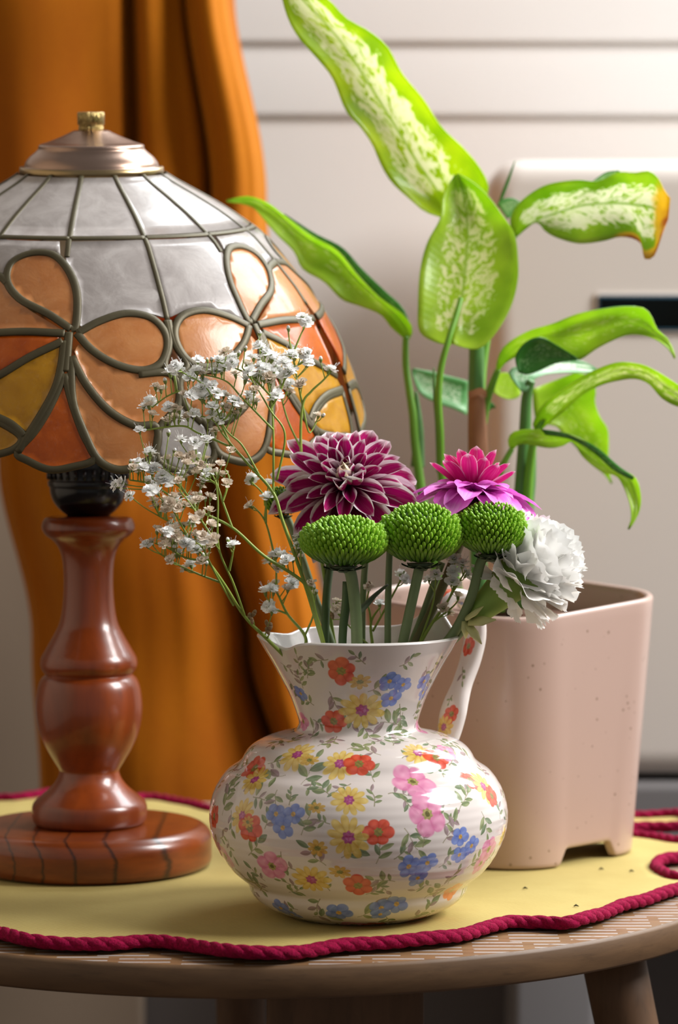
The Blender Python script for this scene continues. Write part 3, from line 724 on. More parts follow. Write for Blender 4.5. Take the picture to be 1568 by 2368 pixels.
front_motifs = [
 ('s', 525, 270, 60, 1.0), ('s', 640, 340, 70, -1.2), ('s', 560, 405, 60, 2.6), ('s', 560, 475, 55, -0.4), ('s', 675, 560, 60, -1.4), ('s', 815, 205, 50, 2.4), ('s', 985, 212, 55, 0.2), ('s', 985, 400, 60, -1.3), ('s', 1000, 445, 80, -1.5), ('s', 985, 500, 85, 3.0), ('s', 830, 340, 70, 0.3), ('s', 500, 320, 60, 1.4), ('s', 800, 500, 60, -1.0),
 ('s', 500, 790, 110, 1.4), ('s', 420, 750, 100, 3.6), ('s', 380, 820, 70, -1.6), ('s', 890, 650, 80, 2.6), ('s', 860, 780, 80, 1.9), ('s', 1205, 760, 75, 1.2), ('s', 930, 840, 65, 0.3), ('s', 640, 850, 70, 2.2), ('s', 1000, 860, 50, -1.0),
 ('s', 110, 940, 95, 1.4), ('s', 240, 1140, 80, 0.6), ('s', 1280, 915, 85, 0.8), ('s', 1010, 1010, 90, -0.9), ('s', 1200, 1080, 80, 1.0), ('s', 700, 1150, 90, 0.6), ('s', 620, 1190, 80, 2.4), ('s', 870, 1180, 90, 1.2), ('s', 310, 1290, 80, 2.4), ('s', 440, 1320, 60, 0.4), ('s', 560, 1440, 95, 0.2), ('s', 590, 1480, 80, 3.6), ('s', 780, 1440, 85, 0.4), ('s', 1110, 1350, 80, 1.2), ('s', 1030, 1450, 85, 1.0), ('s', 920, 1440, 70, -1.2), ('s', 500, 1040, 85, 1.2), ('s', 960, 1270, 70, 2.8), ('s', 1320, 1200, 70, 0.8), ('s', 1390, 930, 80, -1.2), ('s', 1480, 960, 70, 1.3), ('s', 440, 890, 50, 1.6), ('s', 640, 985, 60, 2.9), ('s', 860, 900, 55, 1.4), ('s', 1180, 1200, 60, 0.4), ('s', 320, 1010, 60, 1.3), ('s', 1120, 1400, 60, 1.2), ('s', 430, 1500, 70, 0.5), ('s', 1230, 700, 60, 0.4), ('s', 820, 1330, 60, 0.5), ('s', 1100, 1100, 55, 1.4),
 ('p', 697, 240, 72), ('p', 660, 482, 62), ('h', 790, 292, 55), ('d', 800, 430, 100), ('b', 935, 290, 52), ('b', 1002, 303, 46), ('b', 942, 370, 50), ('b', 490, 347, 44), ('b', 1105, 290, 46), ('b', 1100, 345, 40), ('k', 510, 480, 50), ('k', 1082, 500, 44), ('k', 440, 400, 40),
 ('d', 480, 645, 88), ('h', 540, 675, 45), ('d', 690, 690, 82), ('p', 785, 692, 66), ('d', 1075, 640, 80), ('p', 1165, 662, 66), ('k', 1215, 632, 60), ('k', 1050, 778, 98), ('p', 270, 715, 74), ('d', 270, 770, 80),
 ('d', 735, 872, 78), ('k', 1122, 935, 98), ('p', 1335, 770, 60), ('d', 1400, 805, 80), ('p', 1440, 850, 55), ('d', 208, 945, 78), ('p', 245, 1005, 72), ('h', 235, 975, 40), ('b', 375, 935, 52), ('b', 460, 938, 52), ('b', 408, 1008, 52), ('p', 880, 1025, 66), ('d', 732, 1055, 96), ('h', 575, 910, 40), ('h', 580, 1108, 52), ('h', 690, 1220, 50), ('b', 1030, 1195, 56), ('b', 1122, 1180, 52), ('b', 1075, 1252, 48), ('b', 1285, 1050, 50), ('b', 1340, 1095, 48), ('b', 1280, 1140, 46), ('k', 355, 1195, 82), ('k', 125, 1145, 70), ('d', 550, 1258, 86), ('p', 780, 1290, 68), ('k', 1425, 1110, 70), ('k', 1385, 1180, 60), ('o', 1245, 1312, 62), ('o', 1215, 1420, 56), ('p', 70, 950, 60), ('h', 1495, 1050, 60),
 ('b', 685, 1420, 60), ('b', 400, 1400, 56), ('b', 455, 1430, 50), ('b', 895, 1400, 55), ('b', 970, 1380, 56), ('b', 890, 1430, 44), ('k', 760, 1520, 66), ('p', 860, 1520, 55), ('p', 1060, 1490, 62), ('o', 160, 1260, 50)]
fn = {'p': poppy, 'd': daisy, 'b': blue, 'k': pink, 'h': half, 'o': orange}
used_uv = []
cen_uv = [jug_uv(*zoomp(m_[1], m_[2])) for m_ in front_motifs]
for i in range(900):
    u_ = rng.uniform(0.27, 0.73); v_ = rng.uniform(0.05, 0.97); rr_c = float(np.interp(v_ * JL, seg_, Jr)) * 2 * math.pi
    if min(math.hypot((u_ - a) * rr_c, (v_ - c_) * JL) for a, c_ in cen_uv) < 0.0092: continue
    cen_uv.append((u_, v_)); sprig(cv, u_, v_ - 0.01, 0.0098, rng.uniform(0, 6.28), 4, 0.35, i)
for i, mo in enumerate(front_motifs):
    u_, v_ = jug_uv(*zoomp(mo[1], mo[2]))
    if mo[0] == 's': sprig(cv, u_, v_, mo[3] * K * 1.6, mo[4], 5, 0.2, i)
    else: fn[mo[0]](cv, u_, v_, mo[3] * K * 1.18, (i * 0.7) % 1.3)
# the far side of the jug carries the same kind of print
for i in range(420):
    u_ = rng.uniform(0.76, 1.24) % 1.0; v_ = rng.uniform(0.06, 0.97)
    if min([1] + [math.hypot(((u_ - a + .5) % 1 - .5) * 0.4, (v_ - c_) * JL) for a, c_ in used_uv]) < 0.0135: continue
    used_uv.append((u_, v_)); k_ = 'pdbksohs'[i % 8]
    if k_ == 's': sprig(cv, u_, v_, 0.013, rng.uniform(0, 6.28), 5, 0.15, i)
    else: fn[k_](cv, u_, v_, {'p': .0058, 'd': .0072, 'b': .0048, 'k': .0075, 'h': .004, 'o': .0052}[k_], rng.uniform(0, 1.3)); sprig(cv, (u_ + 0.02) % 1, v_, 0.009, rng.uniform(0, 6.28), 4, 0.15, i)
def image_mat(name, cv, rough=0.13):
    im = bpy.data.images.new(name, cv.W, cv.H); px = np.ones((cv.H, cv.W, 4), np.float32); px[..., :3] = np.clip(cv.a, 0, 1)
    im.pixels.foreach_set(px.ravel()); im.update(); im.pack()
    g = G(name); t = g.n('ShaderNodeTexImage'); t.image = im; t.interpolation = 'Cubic'; g.put(t.inputs[0], g.n('ShaderNodeTexCoord').outputs['UV'])
    g.set(Base__Color=t.outputs[0], Roughness=rough); g.b.inputs['Coat Weight'].default_value = 0.5; g.b.inputs['Coat Roughness'].default_value = 0.04
    return g.m
m_print = image_mat('floral_chintz_glaze', cv); m_glaze = simple('white_glaze', '#d9d4d0', 0.14, coat=0.5)
jug = thing('jug', (JX, 0, TZ + 0.004), 'white floral china jug with flared spout, on the mat in front', 'jug')
jb = obj('body', b, [m_print, m_glaze], jug)
# ---- handle: a broad ribbon at the back right
HP = R(40); ca, sa = math.cos(HP), math.sin(HP)
hpts = [(222, 1486), (226, 1450), (240, 1410), (270, 1379), (316, 1380), (347, 1420), (352, 1470), (338, 1525), (314, 1580), (296, 1620), (284, 1655), (272, 1700), (258, 1742), (240, 1775)]
hw = [0.0085, 0.0080, 0.0072, 0.0068, 0.0068, 0.0070, 0.0072, 0.0068, 0.0062, 0.0078, 0.0090, 0.0076, 0.0048, 0.0040]
hw_t = [0.0035, 0.0034, 0.0032, 0.0034, 0.0036, 0.0036, 0.0036, 0.0036, 0.0038, 0.0040, 0.0036, 0.0034, 0.0034, 0.0030]
hc = []
for (rho, py), a_, t_ in zip(hpts, hw, hw_t):
    Yh = rho * sa / JS; q = P(829 + rho * ca, py, Yh); hc.append((q.x, q.y, q.z, a_, t_))
hc = cr(hc, 80); rows = []; uvs = []
side = Vector((-sa, ca, 0))
for i, (x, y, z, wa, wt) in enumerate(hc):
    p = Vector((x, y, z)); n = Vector(hc[min(i + 1, 79)][:3]) - Vector(hc[max(i - 1, 0)][:3]); n.normalize(); o2 = side.cross(n).normalized()
    row = []
    for j in range(25):
        t = 2 * math.pi * j / 24; c_, s__ = math.cos(t), math.sin(t)
        row.append(p + side * (wa * math.copysign(abs(c_) ** 0.8, c_)) + o2 * (wt * math.copysign(abs(s__) ** 0.8, s__)))
    rows.append(row); uvs += [(j / 24, i / 79) for j in range(25)]
hl = sum((Vector(hc[i + 1][:3]) - Vector(hc[i][:3])).length for i in range(79))
hv = Canvas(512, 1536, hl, lambda v: 0.0062, L3('#d6cdc8'))
for uo in (0.25, 0.75):
    poppy(hv, uo, 0.50, 0.0055, .3); sprig(hv, uo, 0.57, 0.008, 1.0, 4); poppy(hv, uo + 0.04, 0.765, 0.0062, .5); daisy(hv, uo - 0.02, 0.82, 0.0074, .2); blue(hv, uo, 0.30, 0.004); pink(hv, uo, 0.15, 0.006); sprig(hv, uo, 0.40, 0.008, 2.0, 4); sprig(hv, uo, 0.68, 0.005, 2.0, 3)
    poppy(hv, uo, 0.22, 0.005, .3)
b = MB().grid(rows, uvs, 0); obj('handle', b, image_mat('floral_handle_glaze', hv), jug)

# ================================================================== PLANT POT
def potmat():
    g = G('speckled_blush_glaze'); o = g.coord('Object'); vo = g.n('ShaderNodeTexVoronoi'); g.put(vo.inputs['Vector'], o); vo.inputs['Scale'].default_value = 190
    keep_ = g.ss(g.noise(o, 95, 2), 0.52, 0.56); f = g.math('MULTIPLY', g.math('SUBTRACT', 1.0, g.ss(vo.outputs[0], 0.10, 0.19)), keep_)
    c = g.mix(g.noise(o, 7, 2), rgba('#b99e92'), rgba('#b09488')); c = g.mix(g.math('MULTIPLY', f, 0.75), c, rgba('#6d5640'))
    g.set(Base__Color=c, Roughness=0.3); g.b.inputs['Coat Weight'].default_value = 0.3; g.b.inputs['Coat Roughness'].default_value = 0.2
    return g.m
m_pot = potmat(); m_soil = simple('dark_soil', '#3b2416', 0.95, '#5a3821', 150, 0.8, 200, 0.003)
PY_ = 0.192; pc = P(1176, 1700, PY_); PCX = pc.x
pz0 = TZ + 0.0052; 
def pot_outline(hd, cr_, n=14):
    """square turned on its corner; hd centre to (rounded) corner, cr_ corner radius"""
    c = []; k = hd + cr_ * (math.sqrt(2) - 1) - cr_ * math.sqrt(2)
    for i, a in enumerate((-90, 0, 90, 180)):
        cx, cy = k * math.cos(R(a)), k * math.sin(R(a))
        for q in range(n + 1):
            t = R(a - 45 + 90 * q / n); c.append((cx + cr_ * math.cos(t), cy + cr_ * math.sin(t)))
    # straight sides get points too
    out = []
    m = len(c)
    for i in range(m):
        out.append(c[i])
        if (i + 1) % (n + 1) == 0:
            a, d = c[i], c[(i + 1) % m]
            for q in range(1, 24): out.append((a[0] + (d[0] - a[0]) * q / 24, a[1] + (d[1] - a[1]) * q / 24))
    return out
zr = P(1500, 1374, PY_).z                               # rim at the right-hand corner
def pot_row(f, ins=0.0, dz=0.0):
    hd = (0.0705 + (0.0823 - 0.0705) * f) - ins * 1.0; o = pot_outline(hd, 0.034 - 0.4 * ins); r = []
    for j, (x, y) in enumerate(o):
        zt_ = zr + 0.085 * y                            # the rim dips towards the viewer
        # legs: the lower edge is cut away between the four corner feet
        k_ = j % (15 + 23); s_ = (k_ - 14) / 24 if k_ > 14 else 0.0
        edge = 0.0
        if 0 < s_ < 1: edge = min(1.0, max(0.0, min((s_ - 0.02) / 0.13, (0.98 - s_) / 0.13)))
        edge = edge * edge * (3 - 2 * edge)
        zb_ = pz0 + 0.0092 * edge
        r.append((PCX + x, PY_ + y, zb_ + (zt_ - zb_) * f + dz))
    return r
PW = 0.0045
rows = [pot_row(0, PW), pot_row(0, PW * 0.6, -0.0), pot_row(0, 0.0008), pot_row(0.006, 0)] + [pot_row(f) for f in np.linspace(0.02, 0.985, 26)] + [pot_row(1.0, 0.0003, -0.0008), pot_row(1.0, 0.0012, 0.0002), pot_row(1.0, 0.0030, 0.0004), pot_row(1.0, PW, -0.0008)] + [pot_row(f, PW) for f in np.linspace(0.97, 0.06, 10)]
pot = thing('plant_pot', (PCX, PY_, pz0), 'blush speckled ceramic plant pot on corner feet behind the jug', 'plant pot')
b = MB().grid(rows, None, 0, close_u=True); k = len(b.v); last = pot_row(0.06, PW); nn = len(last)
b.f.append(tuple(k - nn + j for j in range(nn))); b.mi.append(0)
obj('body', b, m_pot, pot)
b = MB(); ring = [pot_row(0.90, PW - 0.0006 + q * 0.0) for q in (0,)][0]
rows = []
for q in np.linspace(1, 0.02, 12): rows.append([(PCX + (x - PCX) * q, PY_ + (y - PY_) * q, z - 0.006 + 0.006 * (1 - q) + 0.0025 * math.sin(x * 300 + q * 9) * math.sin(y * 260) * (1 if 0.1 < q < 0.95 else 0)) for x, y, z in ring])
b.grid(rows, None, 0, close_u=True); obj('soil', b, m_soil, pot)
SOILZ = max(z for x, y, z in b.v) - 0.004

# ================================================================== CUT FLOWERS
m_stem = simple('cut_stem_green', '#8d9d70', 0.5, '#5f7747', 60, 0.2, 500, 0.0003, trans=0.1)
m_stem_dark = simple('dark_stem_green', '#4d6636', 0.5, '#37502a', 60, 0.2, 500, 0.0003)
m_stem_brown = simple('brownish_stem', '#6b6240', 0.5, '#565a34', 60, 0.2, 500, 0.0003)
m_sepal = simple('grey_green_sepal', '#5d6b4c', 0.6, '#4a5a3c', 80)
def stem_px(pts, w0, w1, n=24, nseg=10):
    """stem through (px, py, Y); widths are radii in photograph pixels, top to bottom"""
    q = cr([tuple(P(*p)) for p in pts], n); r = [(w0 + (w1 - w0) * i / (n - 1)) / 4650 for i in range(n)]
    return MB().tube(q, r, nseg)
def petal_mesh(name, mat, wide, tip, cup, bend, nu=7, nv=10, base=0.35, curl=0.0, pw=0.62):
    """one petal of unit length along +y, upper face +z"""
    rows = []; uv = []
    for i in range(nv):
        v = i / (nv - 1)
        h = wide * (base + (1 - base) * math.sin(math.pi * min(1, v / 0.75) / 2)) * (1 - max(0, (v - 0.55) / 0.45) ** tip) ** pw
        row = []
        for j in range(nu):
            u = -1 + 2 * j / (nu - 1)
            row.append((u * h, v * math.cos(bend * v * 0.5) , cup * h * (u * u - 0.3) + bend * v * v * 0.5 + curl * max(0, v - 0.7) ** 2 * 4)); uv.append(((u + 1) / 2, v))
        rows.append(row)
    b = MB().grid(rows, uv); return mesh(name, b.v, b.f, mat, b.u)
def place_petal(name, me, parent, origin, axis, al, be, length, start, roll=0.0, sx=1.0):
    """al: angle from the flower's axis, be: angle round it"""
    ax = Vector(axis).normalized(); e1 = Vector((0, 0, 1)).cross(ax)
    e1 = e1.normalized() if e1.length > 0.05 else Vector((1, 0, 0)); e2 = ax.cross(e1)
    rad = e1 * math.cos(be) + e2 * math.sin(be); d = ax * math.cos(al) + rad * math.sin(al); n = ax * math.sin(al) - rad * math.cos(al)
    if roll: n = (Matrix.Rotation(roll, 3, d) @ n)
    x = d.cross(n).normalized(); n = x.cross(d)
    o = bpy.data.objects.new(name, me); COL.objects.link(o); o.parent = parent
    M = Matrix((x * length * sx, d * length, n * length)).transposed().to_4x4(); M.translation = Vector(origin) + d * start - Vector(origin_of(parent))
    o.matrix_local = M; return o
def petal_mat(name, base, mid, edge, e0, e1, tipv, trans=0.25, streak=0.3, gloss=0.45):
    g = G(name); u, v, uv = g.uv(); au = g.math('ABSOLUTE', g.math('SUBTRACT', g.math('MULTIPLY', u, 2.0), 1.0))
    st = g.noise(g.n('ShaderNodeCombineXYZ', i0=g.math('MULTIPLY', u, 14.0), i1=g.math('MULTIPLY', v, 1.2)).outputs[0], 1.6, 2)
    c = g.mix(g.ss(v, 0.05, 0.75), rgba(base), rgba(mid)); c = g.mix(g.math('MULTIPLY', g.ss(st, 0.5, 0.7), streak), c, rgba(edge))
    f = g.math('MAXIMUM', g.math('MULTIPLY', g.ss(g.math('ADD', au, g.math('MULTIPLY', g.math('SUBTRACT', st, 0.5), 0.35)), e0, e1), g.ss(v, 0.25, 0.6)), g.ss(g.math('ADD', v, g.math('MULTIPLY', g.math('SUBTRACT', st, 0.5), 0.12)), tipv, 1.0))
    c = g.mix(f, c, rgba(edge)); g.set(Base__Color=c, Roughness=gloss); g.b.inputs['Specular IOR Level'].default_value = 0.2; g.translucent(c, trans); return g.m
m_dahlia = petal_mat('magenta_white_edged_petal', '#66033a', '#ac0666', '#fbf2f6', 0.68, 0.90, 0.86, streak=0.05, trans=0.15)
m_dahlia2 = petal_mat('magenta_thin_edged_petal', '#8e0844', '#d0187a', '#f6dcea', 0.84, 1.04, 0.90, streak=0.1)
m_lilac = petal_mat('lilac_petal', '#c83cb0', '#e676d6', '#f2b8e8', 0.95, 1.4, 0.98, streak=0.45)
m_bud = petal_mat('cream_bud_petal', '#b05080', '#d9a8b8', '#efe6c4', 0.5, 0.95, 0.7)

# ---- big bicoloured bloom facing us
fo = P(799, 1102, 0.002); fx = Vector((-0.06, -0.83, 0.55)).normalized()
dah = thing('chrysanthemum', fo, 'large magenta bloom with white petal edges, leftmost of the pink flowers in the jug', 'flower', 'flowers in the jug')
pm = [petal_mesh('dahlia_petal_%s' % 'abc'[i], m_dahlia, w_, t_, c_, bd_) for i, (w_, t_, c_, bd_) in enumerate([(0.150, 2.0, 1.4, -0.14), (0.168, 2.2, 1.6, -0.30), (0.140, 1.8, 1.2, 0.05)])]
pin = petal_mesh('dahlia_inner_petal', m_dahlia, 0.20, 2.2, 1.8, 0.22); pbud = petal_mesh('dahlia_bud_petal', m_bud, 0.30, 2.2, 1.9, 0.5)
NP = 66
for i in range(NP):
    t = (i + 0.5) / NP; be = i * 2.39996; rj = random.uniform(-1, 1)
    al = R(6 + 100 * t ** 0.70 + 9 * rj); ln = (0.0085 + 0.0300 * t ** 0.75) * random.uniform(0.86, 1.12)
    me = pbud if i < 6 else pin if i < 20 else random.choice(pm)
    place_petal('petal', me, dah, fo - fx * (0.004 + 0.008 * t), fx, al, be, ln, 0.002 + 0.002 * t, random.uniform(-0.25, 0.25), random.uniform(1.05, 1.35) if i >= 20 else 1.1)
b = MB().lathe([(0.001, -0.022), (0.008, -0.018), (0.011, -0.011), (0.006, -0.006)], (0, 0, 0), 20)
q_ = Vector((0, 0, 1)).rotation_difference(fx).to_matrix(); b.v = [tuple(fo + q_ @ Vector(v)) for v in b.v]; obj('calyx', b, m_sepal, dah)
obj('stem', stem_px([(790, 1150, 0.022), (776, 1240, 0.026), (760, 1330, 0.020), (753, 1420, 0.012), (754, 1520, 0.006), (770, 1640, 0.0)], 10, 10), m_stem_dark, dah)

# ---- pink bloom seen from the side
fo = P(1094, 1158, 0.012); fx = Vector((0.10, 0.10, 0.99)).normalized()
pk = thing('chrysanthemum', fo, 'pink bloom seen from the side with lilac drooping front petals, above the right green pompon', 'flower', 'flowers in the jug')
lm = [petal_mesh('lilac_petal_%s' % 'ab'[i], m_lilac, w_, 3.6, 0.45, bd_, base=0.45, pw=0.5) for i, (w_, bd_) in enumerate([(0.23, -1.45), (0.20, -1.20)])]
um = [petal_mesh('upright_petal_%s' % 'ab'[i], m_dahlia2, w_, 2.6, 0.7, bd_, base=0.5) for i, (w_, bd_) in enumerate([(0.19, 0.10), (0.165, -0.05)])]
for i in range(22):
    be = 2 * math.pi * (i + random.uniform(-0.25, 0.25)) / 22; place_petal('outer_petal', random.choice(lm), pk, fo, fx, R(random.uniform(56, 68)), be, random.uniform(0.029, 0.034), 0.0015, random.uniform(-0.15, 0.15))
for i in range(15):
    be = 2 * math.pi * (i + random.uniform(-0.2, 0.2)) / 15; place_petal('outer_petal', random.choice(lm), pk, fo + fx * 0.002, fx, R(random.uniform(44, 56)), be, random.uniform(0.022, 0.026), 0.0015, random.uniform(-0.15, 0.15))
for i in range(26):
    be = 2.39996 * i
    # the upright petals stand at the back half of the bloom
    dirn = math.sin(be + 0.0)
    place_petal('petal', random.choice(um), pk, fo + Vector((0, 0.004, 0.002)), Vector((0.06, 0.22, 1)), R(12 + 48 * (i / 26) ** 0.8), be, random.uniform(0.021, 0.0265) * (1.0 if i > 5 else 0.75), 0.002, random.uniform(-0.2, 0.2))
b = MB().lathe([(0.001, -0.013), (0.0075, -0.011), (0.011, -0.005), (0.004, 0.001)], (0, 0, 0), 20); b.v = [tuple(fo + Vector(v)) for v in b.v]; obj('calyx', b, m_sepal, pk)
obj('stem', stem_px([(1085, 1190, 0.018), (1066, 1250, 0.024), (1035, 1330, 0.018), (990, 1430, 0.010), (945, 1520, 0.004), (905, 1640, 0.0)], 12, 11), m_stem_brown, pk)

# ---- green pompons
def pompmat():
    g = G('green_pompon_floret'); u, v, uv = g.uv(); n = g.noise(g.coord('Object'), 120, 2)
    c = g.mix(g.ss(v, 0.1, 0.9), rgba('#487a0c'), rgba('#96c830')); c = g.mix(g.math('MULTIPLY', n, 0.35), c, rgba('#6fa81c'))
    g.set(Base__Color=c, Roughness=0.4); g.translucent(c, 0.22); return g.m
m_pomp = pompmat(); m_pcore = simple('dark_green_heart', '#3b6010', 0.6)
def pompon(cx, cy, Y, rx, rz, label, stem_pts, sw, n=430, tilt=0.0, stem_m=None, bead=1.0):
    c = P(cx, cy, Y); k = PXM(Y); a, h = rx / k, rz / k
    t = thing('pompon_chrysanthemum', c, label, 'flower', 'green pompons in the jug')
    core = MB().lathe([(max(0.0003, a * 0.84 * math.cos(q)), h * 0.84 * math.sin(q)) for q in np.linspace(-math.pi / 2, math.pi / 2, 18)], c, 32)
    obj('heart', core, m_pcore, t)
    b = MB()
    for i in range(n):
        w_ = 1 - 1.93 * (i + 0.5) / n; be = i * 2.39996; s_ = math.sqrt(max(0, 1 - w_ * w_))
        nrm = Vector((s_ * math.cos(be) / a, s_ * math.sin(be) / a, w_ / h)).normalized(); sq = s_ ** 0.8; p = Vector((a * sq * math.cos(be), a * sq * math.sin(be), h * w_)) * 0.86
        d = (nrm * (0.75 if w_ > 0.1 else 0.62) + Vector((0, 0, 1)) * (0.25 if w_ > 0.4 else 0.75)).normalized()
        ln = a * (0.16 if w_ > 0.55 else 0.26 + 0.12 * (0.5 - w_)) * random.uniform(0.9, 1.15) * bead; wd = a * (0.056 + 0.024 * (1 - abs(w_)))
        e1 = d.orthogonal().normalized(); e2 = d.cross(e1); rows = []; uv = []
        tan = Vector((-math.sin(be), math.cos(be), 0))
        for vq, ww in ((0.0, 0.55), (0.35, 1.0), (0.72, 0.9), (0.94, 0.5), (1.0, 0.08)):
            rows.append([c + p + d * (ln * vq) + (e1 * math.cos(q) + e2 * math.sin(q)) * wd * ww for q in (0, 1.257, 2.513, 3.77, 5.027)]); uv += [(0.5, vq)] * 5
        b.grid(rows, uv, 0, close_u=True)
    o = obj('florets', b, m_pomp, t); o['kind'] = 'stuff'
    b = MB()
    for i in range(11):
        be = 2 * math.pi * i / 11; r0 = Vector((math.cos(be), math.sin(be), 0)); sd = Vector((-math.sin(be), math.cos(be), 0)); rows = []
        for q in range(5):
            f = q / 4; rr = a * (0.10 + 0.42 * f); zz = -h * (0.99 - 0.13 * f * f); wd = a * 0.13 * math.sin(math.pi * (0.25 + 0.72 * f))
            rows.append([c + r0 * rr + sd * (wd * u) + Vector((0, 0, zz - 0.0006 * abs(u))) for u in (-1, 0, 1)])
        b.grid(rows)
    b.lathe([(0.0026, -h * 1.10), (a * 0.2, -h * 1.0), (a * 0.34, -h * 0.86)], c, 16); o = obj('sepals', b, m_sepal, t)
    obj('stem', stem_px([(cx + (stem_pts[0][0] - cx) * 0.3, cy + rz * 0.9, Y)] + stem_pts, sw, sw), stem_m or m_stem, t); return t
p1 = pompon(796, 1257, -0.030, 96, 61, 'green pompon chrysanthemum on a thick pale stem under the big magenta bloom', [(812, 1330, -0.029), (823, 1420, -0.022), (826, 1520, -0.014), (828, 1640, -0.006)], 14, tilt=0.0)
b = stem_px([(822, 1423, -0.020), (845, 1400, -0.015), (868, 1376, -0.010), (897, 1352, -0.004)], 10, 3, 12); o = obj('leaf_stalk', b, m_sepal, p1)
b = stem_px([(803, 1345, -0.010), (800, 1400, -0.010), (793, 1460, -0.010), (792, 1540, -0.006), (800, 1640, 0.0)], 11, 9, 14); obj('lower_leaf', b, m_stem_dark, p1)
pompon(974, 1239, -0.020, 91, 74, 'round green pompon chrysanthemum in the middle, with beaded top', [(964, 1340, -0.020), (944, 1430, -0.014), (925, 1520, -0.008), (905, 1640, -0.002)], 12)
pompon(1135, 1226, -0.014, 78, 66, 'right green pompon chrysanthemum under the pink bloom on a curved stem', [(1112, 1300, -0.013), (1090, 1380, -0.012), (1055, 1455, -0.008), (1000, 1530, -0.004), (930, 1650, 0.002)], 12)
pompon(655, 1160, 0.030, 42, 36, 'small green pompon chrysanthemum peeping out behind the big magenta bloom', [(672, 1215, 0.030), (702, 1300, 0.028), (735, 1400, 0.020), (770, 1500, 0.010), (790, 1640, 0.004)], 9, 200)
# a plain cut stem between the pompons
cs = stem_px([(902, 1262, 0.006), (899, 1330, 0.006), (897, 1420, 0.006), (896, 1520, 0.006), (890, 1640, 0.006)], 8, 8)
o = obj('cut_stem', cs, m_stem, None); tag(o, 'thin straight green stem standing alone between the left and middle pompons', 'stem')

# ---- white carnation, nodding out to the right
cp = P(1200, 1328, -0.002); cx_ = Vector((0.80, -0.10, 0.56)).normalized()
car = thing('carnation', cp, 'white ruffled carnation leaning out to the right over the pot', 'flower', 'flowers in the jug')
def carnmat():
    g = G('white_carnation_petal'); u, v, uv = g.uv(); c = g.mix(g.ss(v, 0.0, 0.45), rgba('#f2f2d0'), rgba('#fdfcf9'))
    g.set(Base__Color=c, Roughness=0.55); g.translucent(c, 0.22); return g.m
m_carn = carnmat(); m_caly = simple('carnation_calyx', '#9dba5a', 0.5, '#7fa044', 40, 0.1, 200, trans=0.2); m_bract = simple('pale_bract', '#d9d39a', 0.6, '#b9bf78', 50)
def ruffle(name, ph, wide, amp):
    rows = []; uv = []; NU, NV = 29, 12
    for i in range(NV):
        v = i / (NV - 1); row = []
        for j in range(NU):
            u = -1 + 2 * j / (NU - 1)
            h = wide * (0.12 + 0.88 * v ** 0.9); an = u * h
            L = v * (1 - 0.16 * u * u) * (1 + (0.05 * abs(math.sin(j * 1.9 + ph)) + 0.03 * math.sin(j * 3.1 + ph)) * v ** 6)
            z = amp * v ** 2 * (math.sin(u * 5.0 + ph) + 0.55 * math.sin(u * 11 + ph * 2.3)) + 0.10 * v * v
            row.append((math.sin(an) * L, math.cos(an) * L, z)); uv.append(((u + 1) / 2, v))
        rows.append(row)
    b = MB().grid(rows, uv); return mesh(name, b.v, b.f, m_carn, b.u)
rm = [ruffle('ruffled_petal_%s' % 'abcd'[i], i * 1.7, 0.72 + 0.12 * (i % 3), 0.055 + 0.012 * i) for i in range(4)]
for i in range(46):
    t = (i + 0.5) / 46; be = i * 2.39996
    al = R(4 + 96 * t ** 0.85); ln = (0.0305 - 0.003 * t) * random.uniform(0.94, 1.05)
    place_petal('petal', random.choice(rm), car, cp - cx_ * (0.002 + 0.002 * t), cx_, al, be, ln, 0.001 + 0.004 * (1 - t), random.uniform(-0.5, 0.5), random.uniform(0.8, 1.1))
for be_, al_ in ((2.2, 128), (3.4, 118), (4.4, 122)):
    place_petal('petal', rm[1], car, cp - cx_ * 0.004, cx_, R(al_), be_, 0.019, 0.003, 0.1, 0.9)
cb = P(1088, 1432, -0.008)
d_ = (cp - cb); b = MB().tube(cr([cb, cb + d_ * 0.25, cb + d_ * 0.6, cb + d_ * 0.9, cb + d_ * 1.06], 16), [0.0030 + (0.0122 - 0.0030) * min(1, (i / 15) * 1.15) ** 0.75 for i in range(16)], 20); obj('calyx', b, m_caly, car)
for i, (dx, dy, ln, an) in enumerate(((-6, -8, 46, 0.5), (4, 10, 60, 0.15), (-8, 22, 52, -0.75), (-18, 6, 40, -1.3))):
    base = P(1084 + dx * 0.4, 1432 + dy * 0.5, -0.012 + 0.001 * i); tip = P(1084 + dx + ln * math.cos(an), 1432 + dy - ln * math.sin(an), -0.016 + 0.002 * i); mid = (base + tip) / 2 + Vector((0, -0.002, 0))
    b = MB().tube([base, mid, tip], [0.0030, 0.0034, 0.0004], 8, 0, 0.4); obj('bract', b, m_bract, car)
obj('stem', stem_px([(1090, 1430, -0.008), (1062, 1468, -0.004), (1020, 1510, 0.002), (960, 1570, 0.008), (915, 1650, 0.010)], 9, 9), m_stem, car)
# two more leaning stems at the right of the bunch
o = obj('cut_stem', stem_px([(1022, 1300, 0.020), (1000, 1360, 0.020), (975, 1430, 0.016), (940, 1520, 0.014), (900, 1640, 0.010)], 9, 9), m_stem, None); tag(o, 'pale green leaning stem behind the brown stem, under the middle pompon', 'stem')
o = obj('cut_stem', stem_px([(846, 1290, 0.012), (842, 1340, 0.012), (838, 1420, 0.012), (838, 1520, 0.012), (842, 1640, 0.012)], 8, 8), m_stem, None); tag(o, 'green stem half hidden behind the thick pale stem of the left pompon', 'stem')

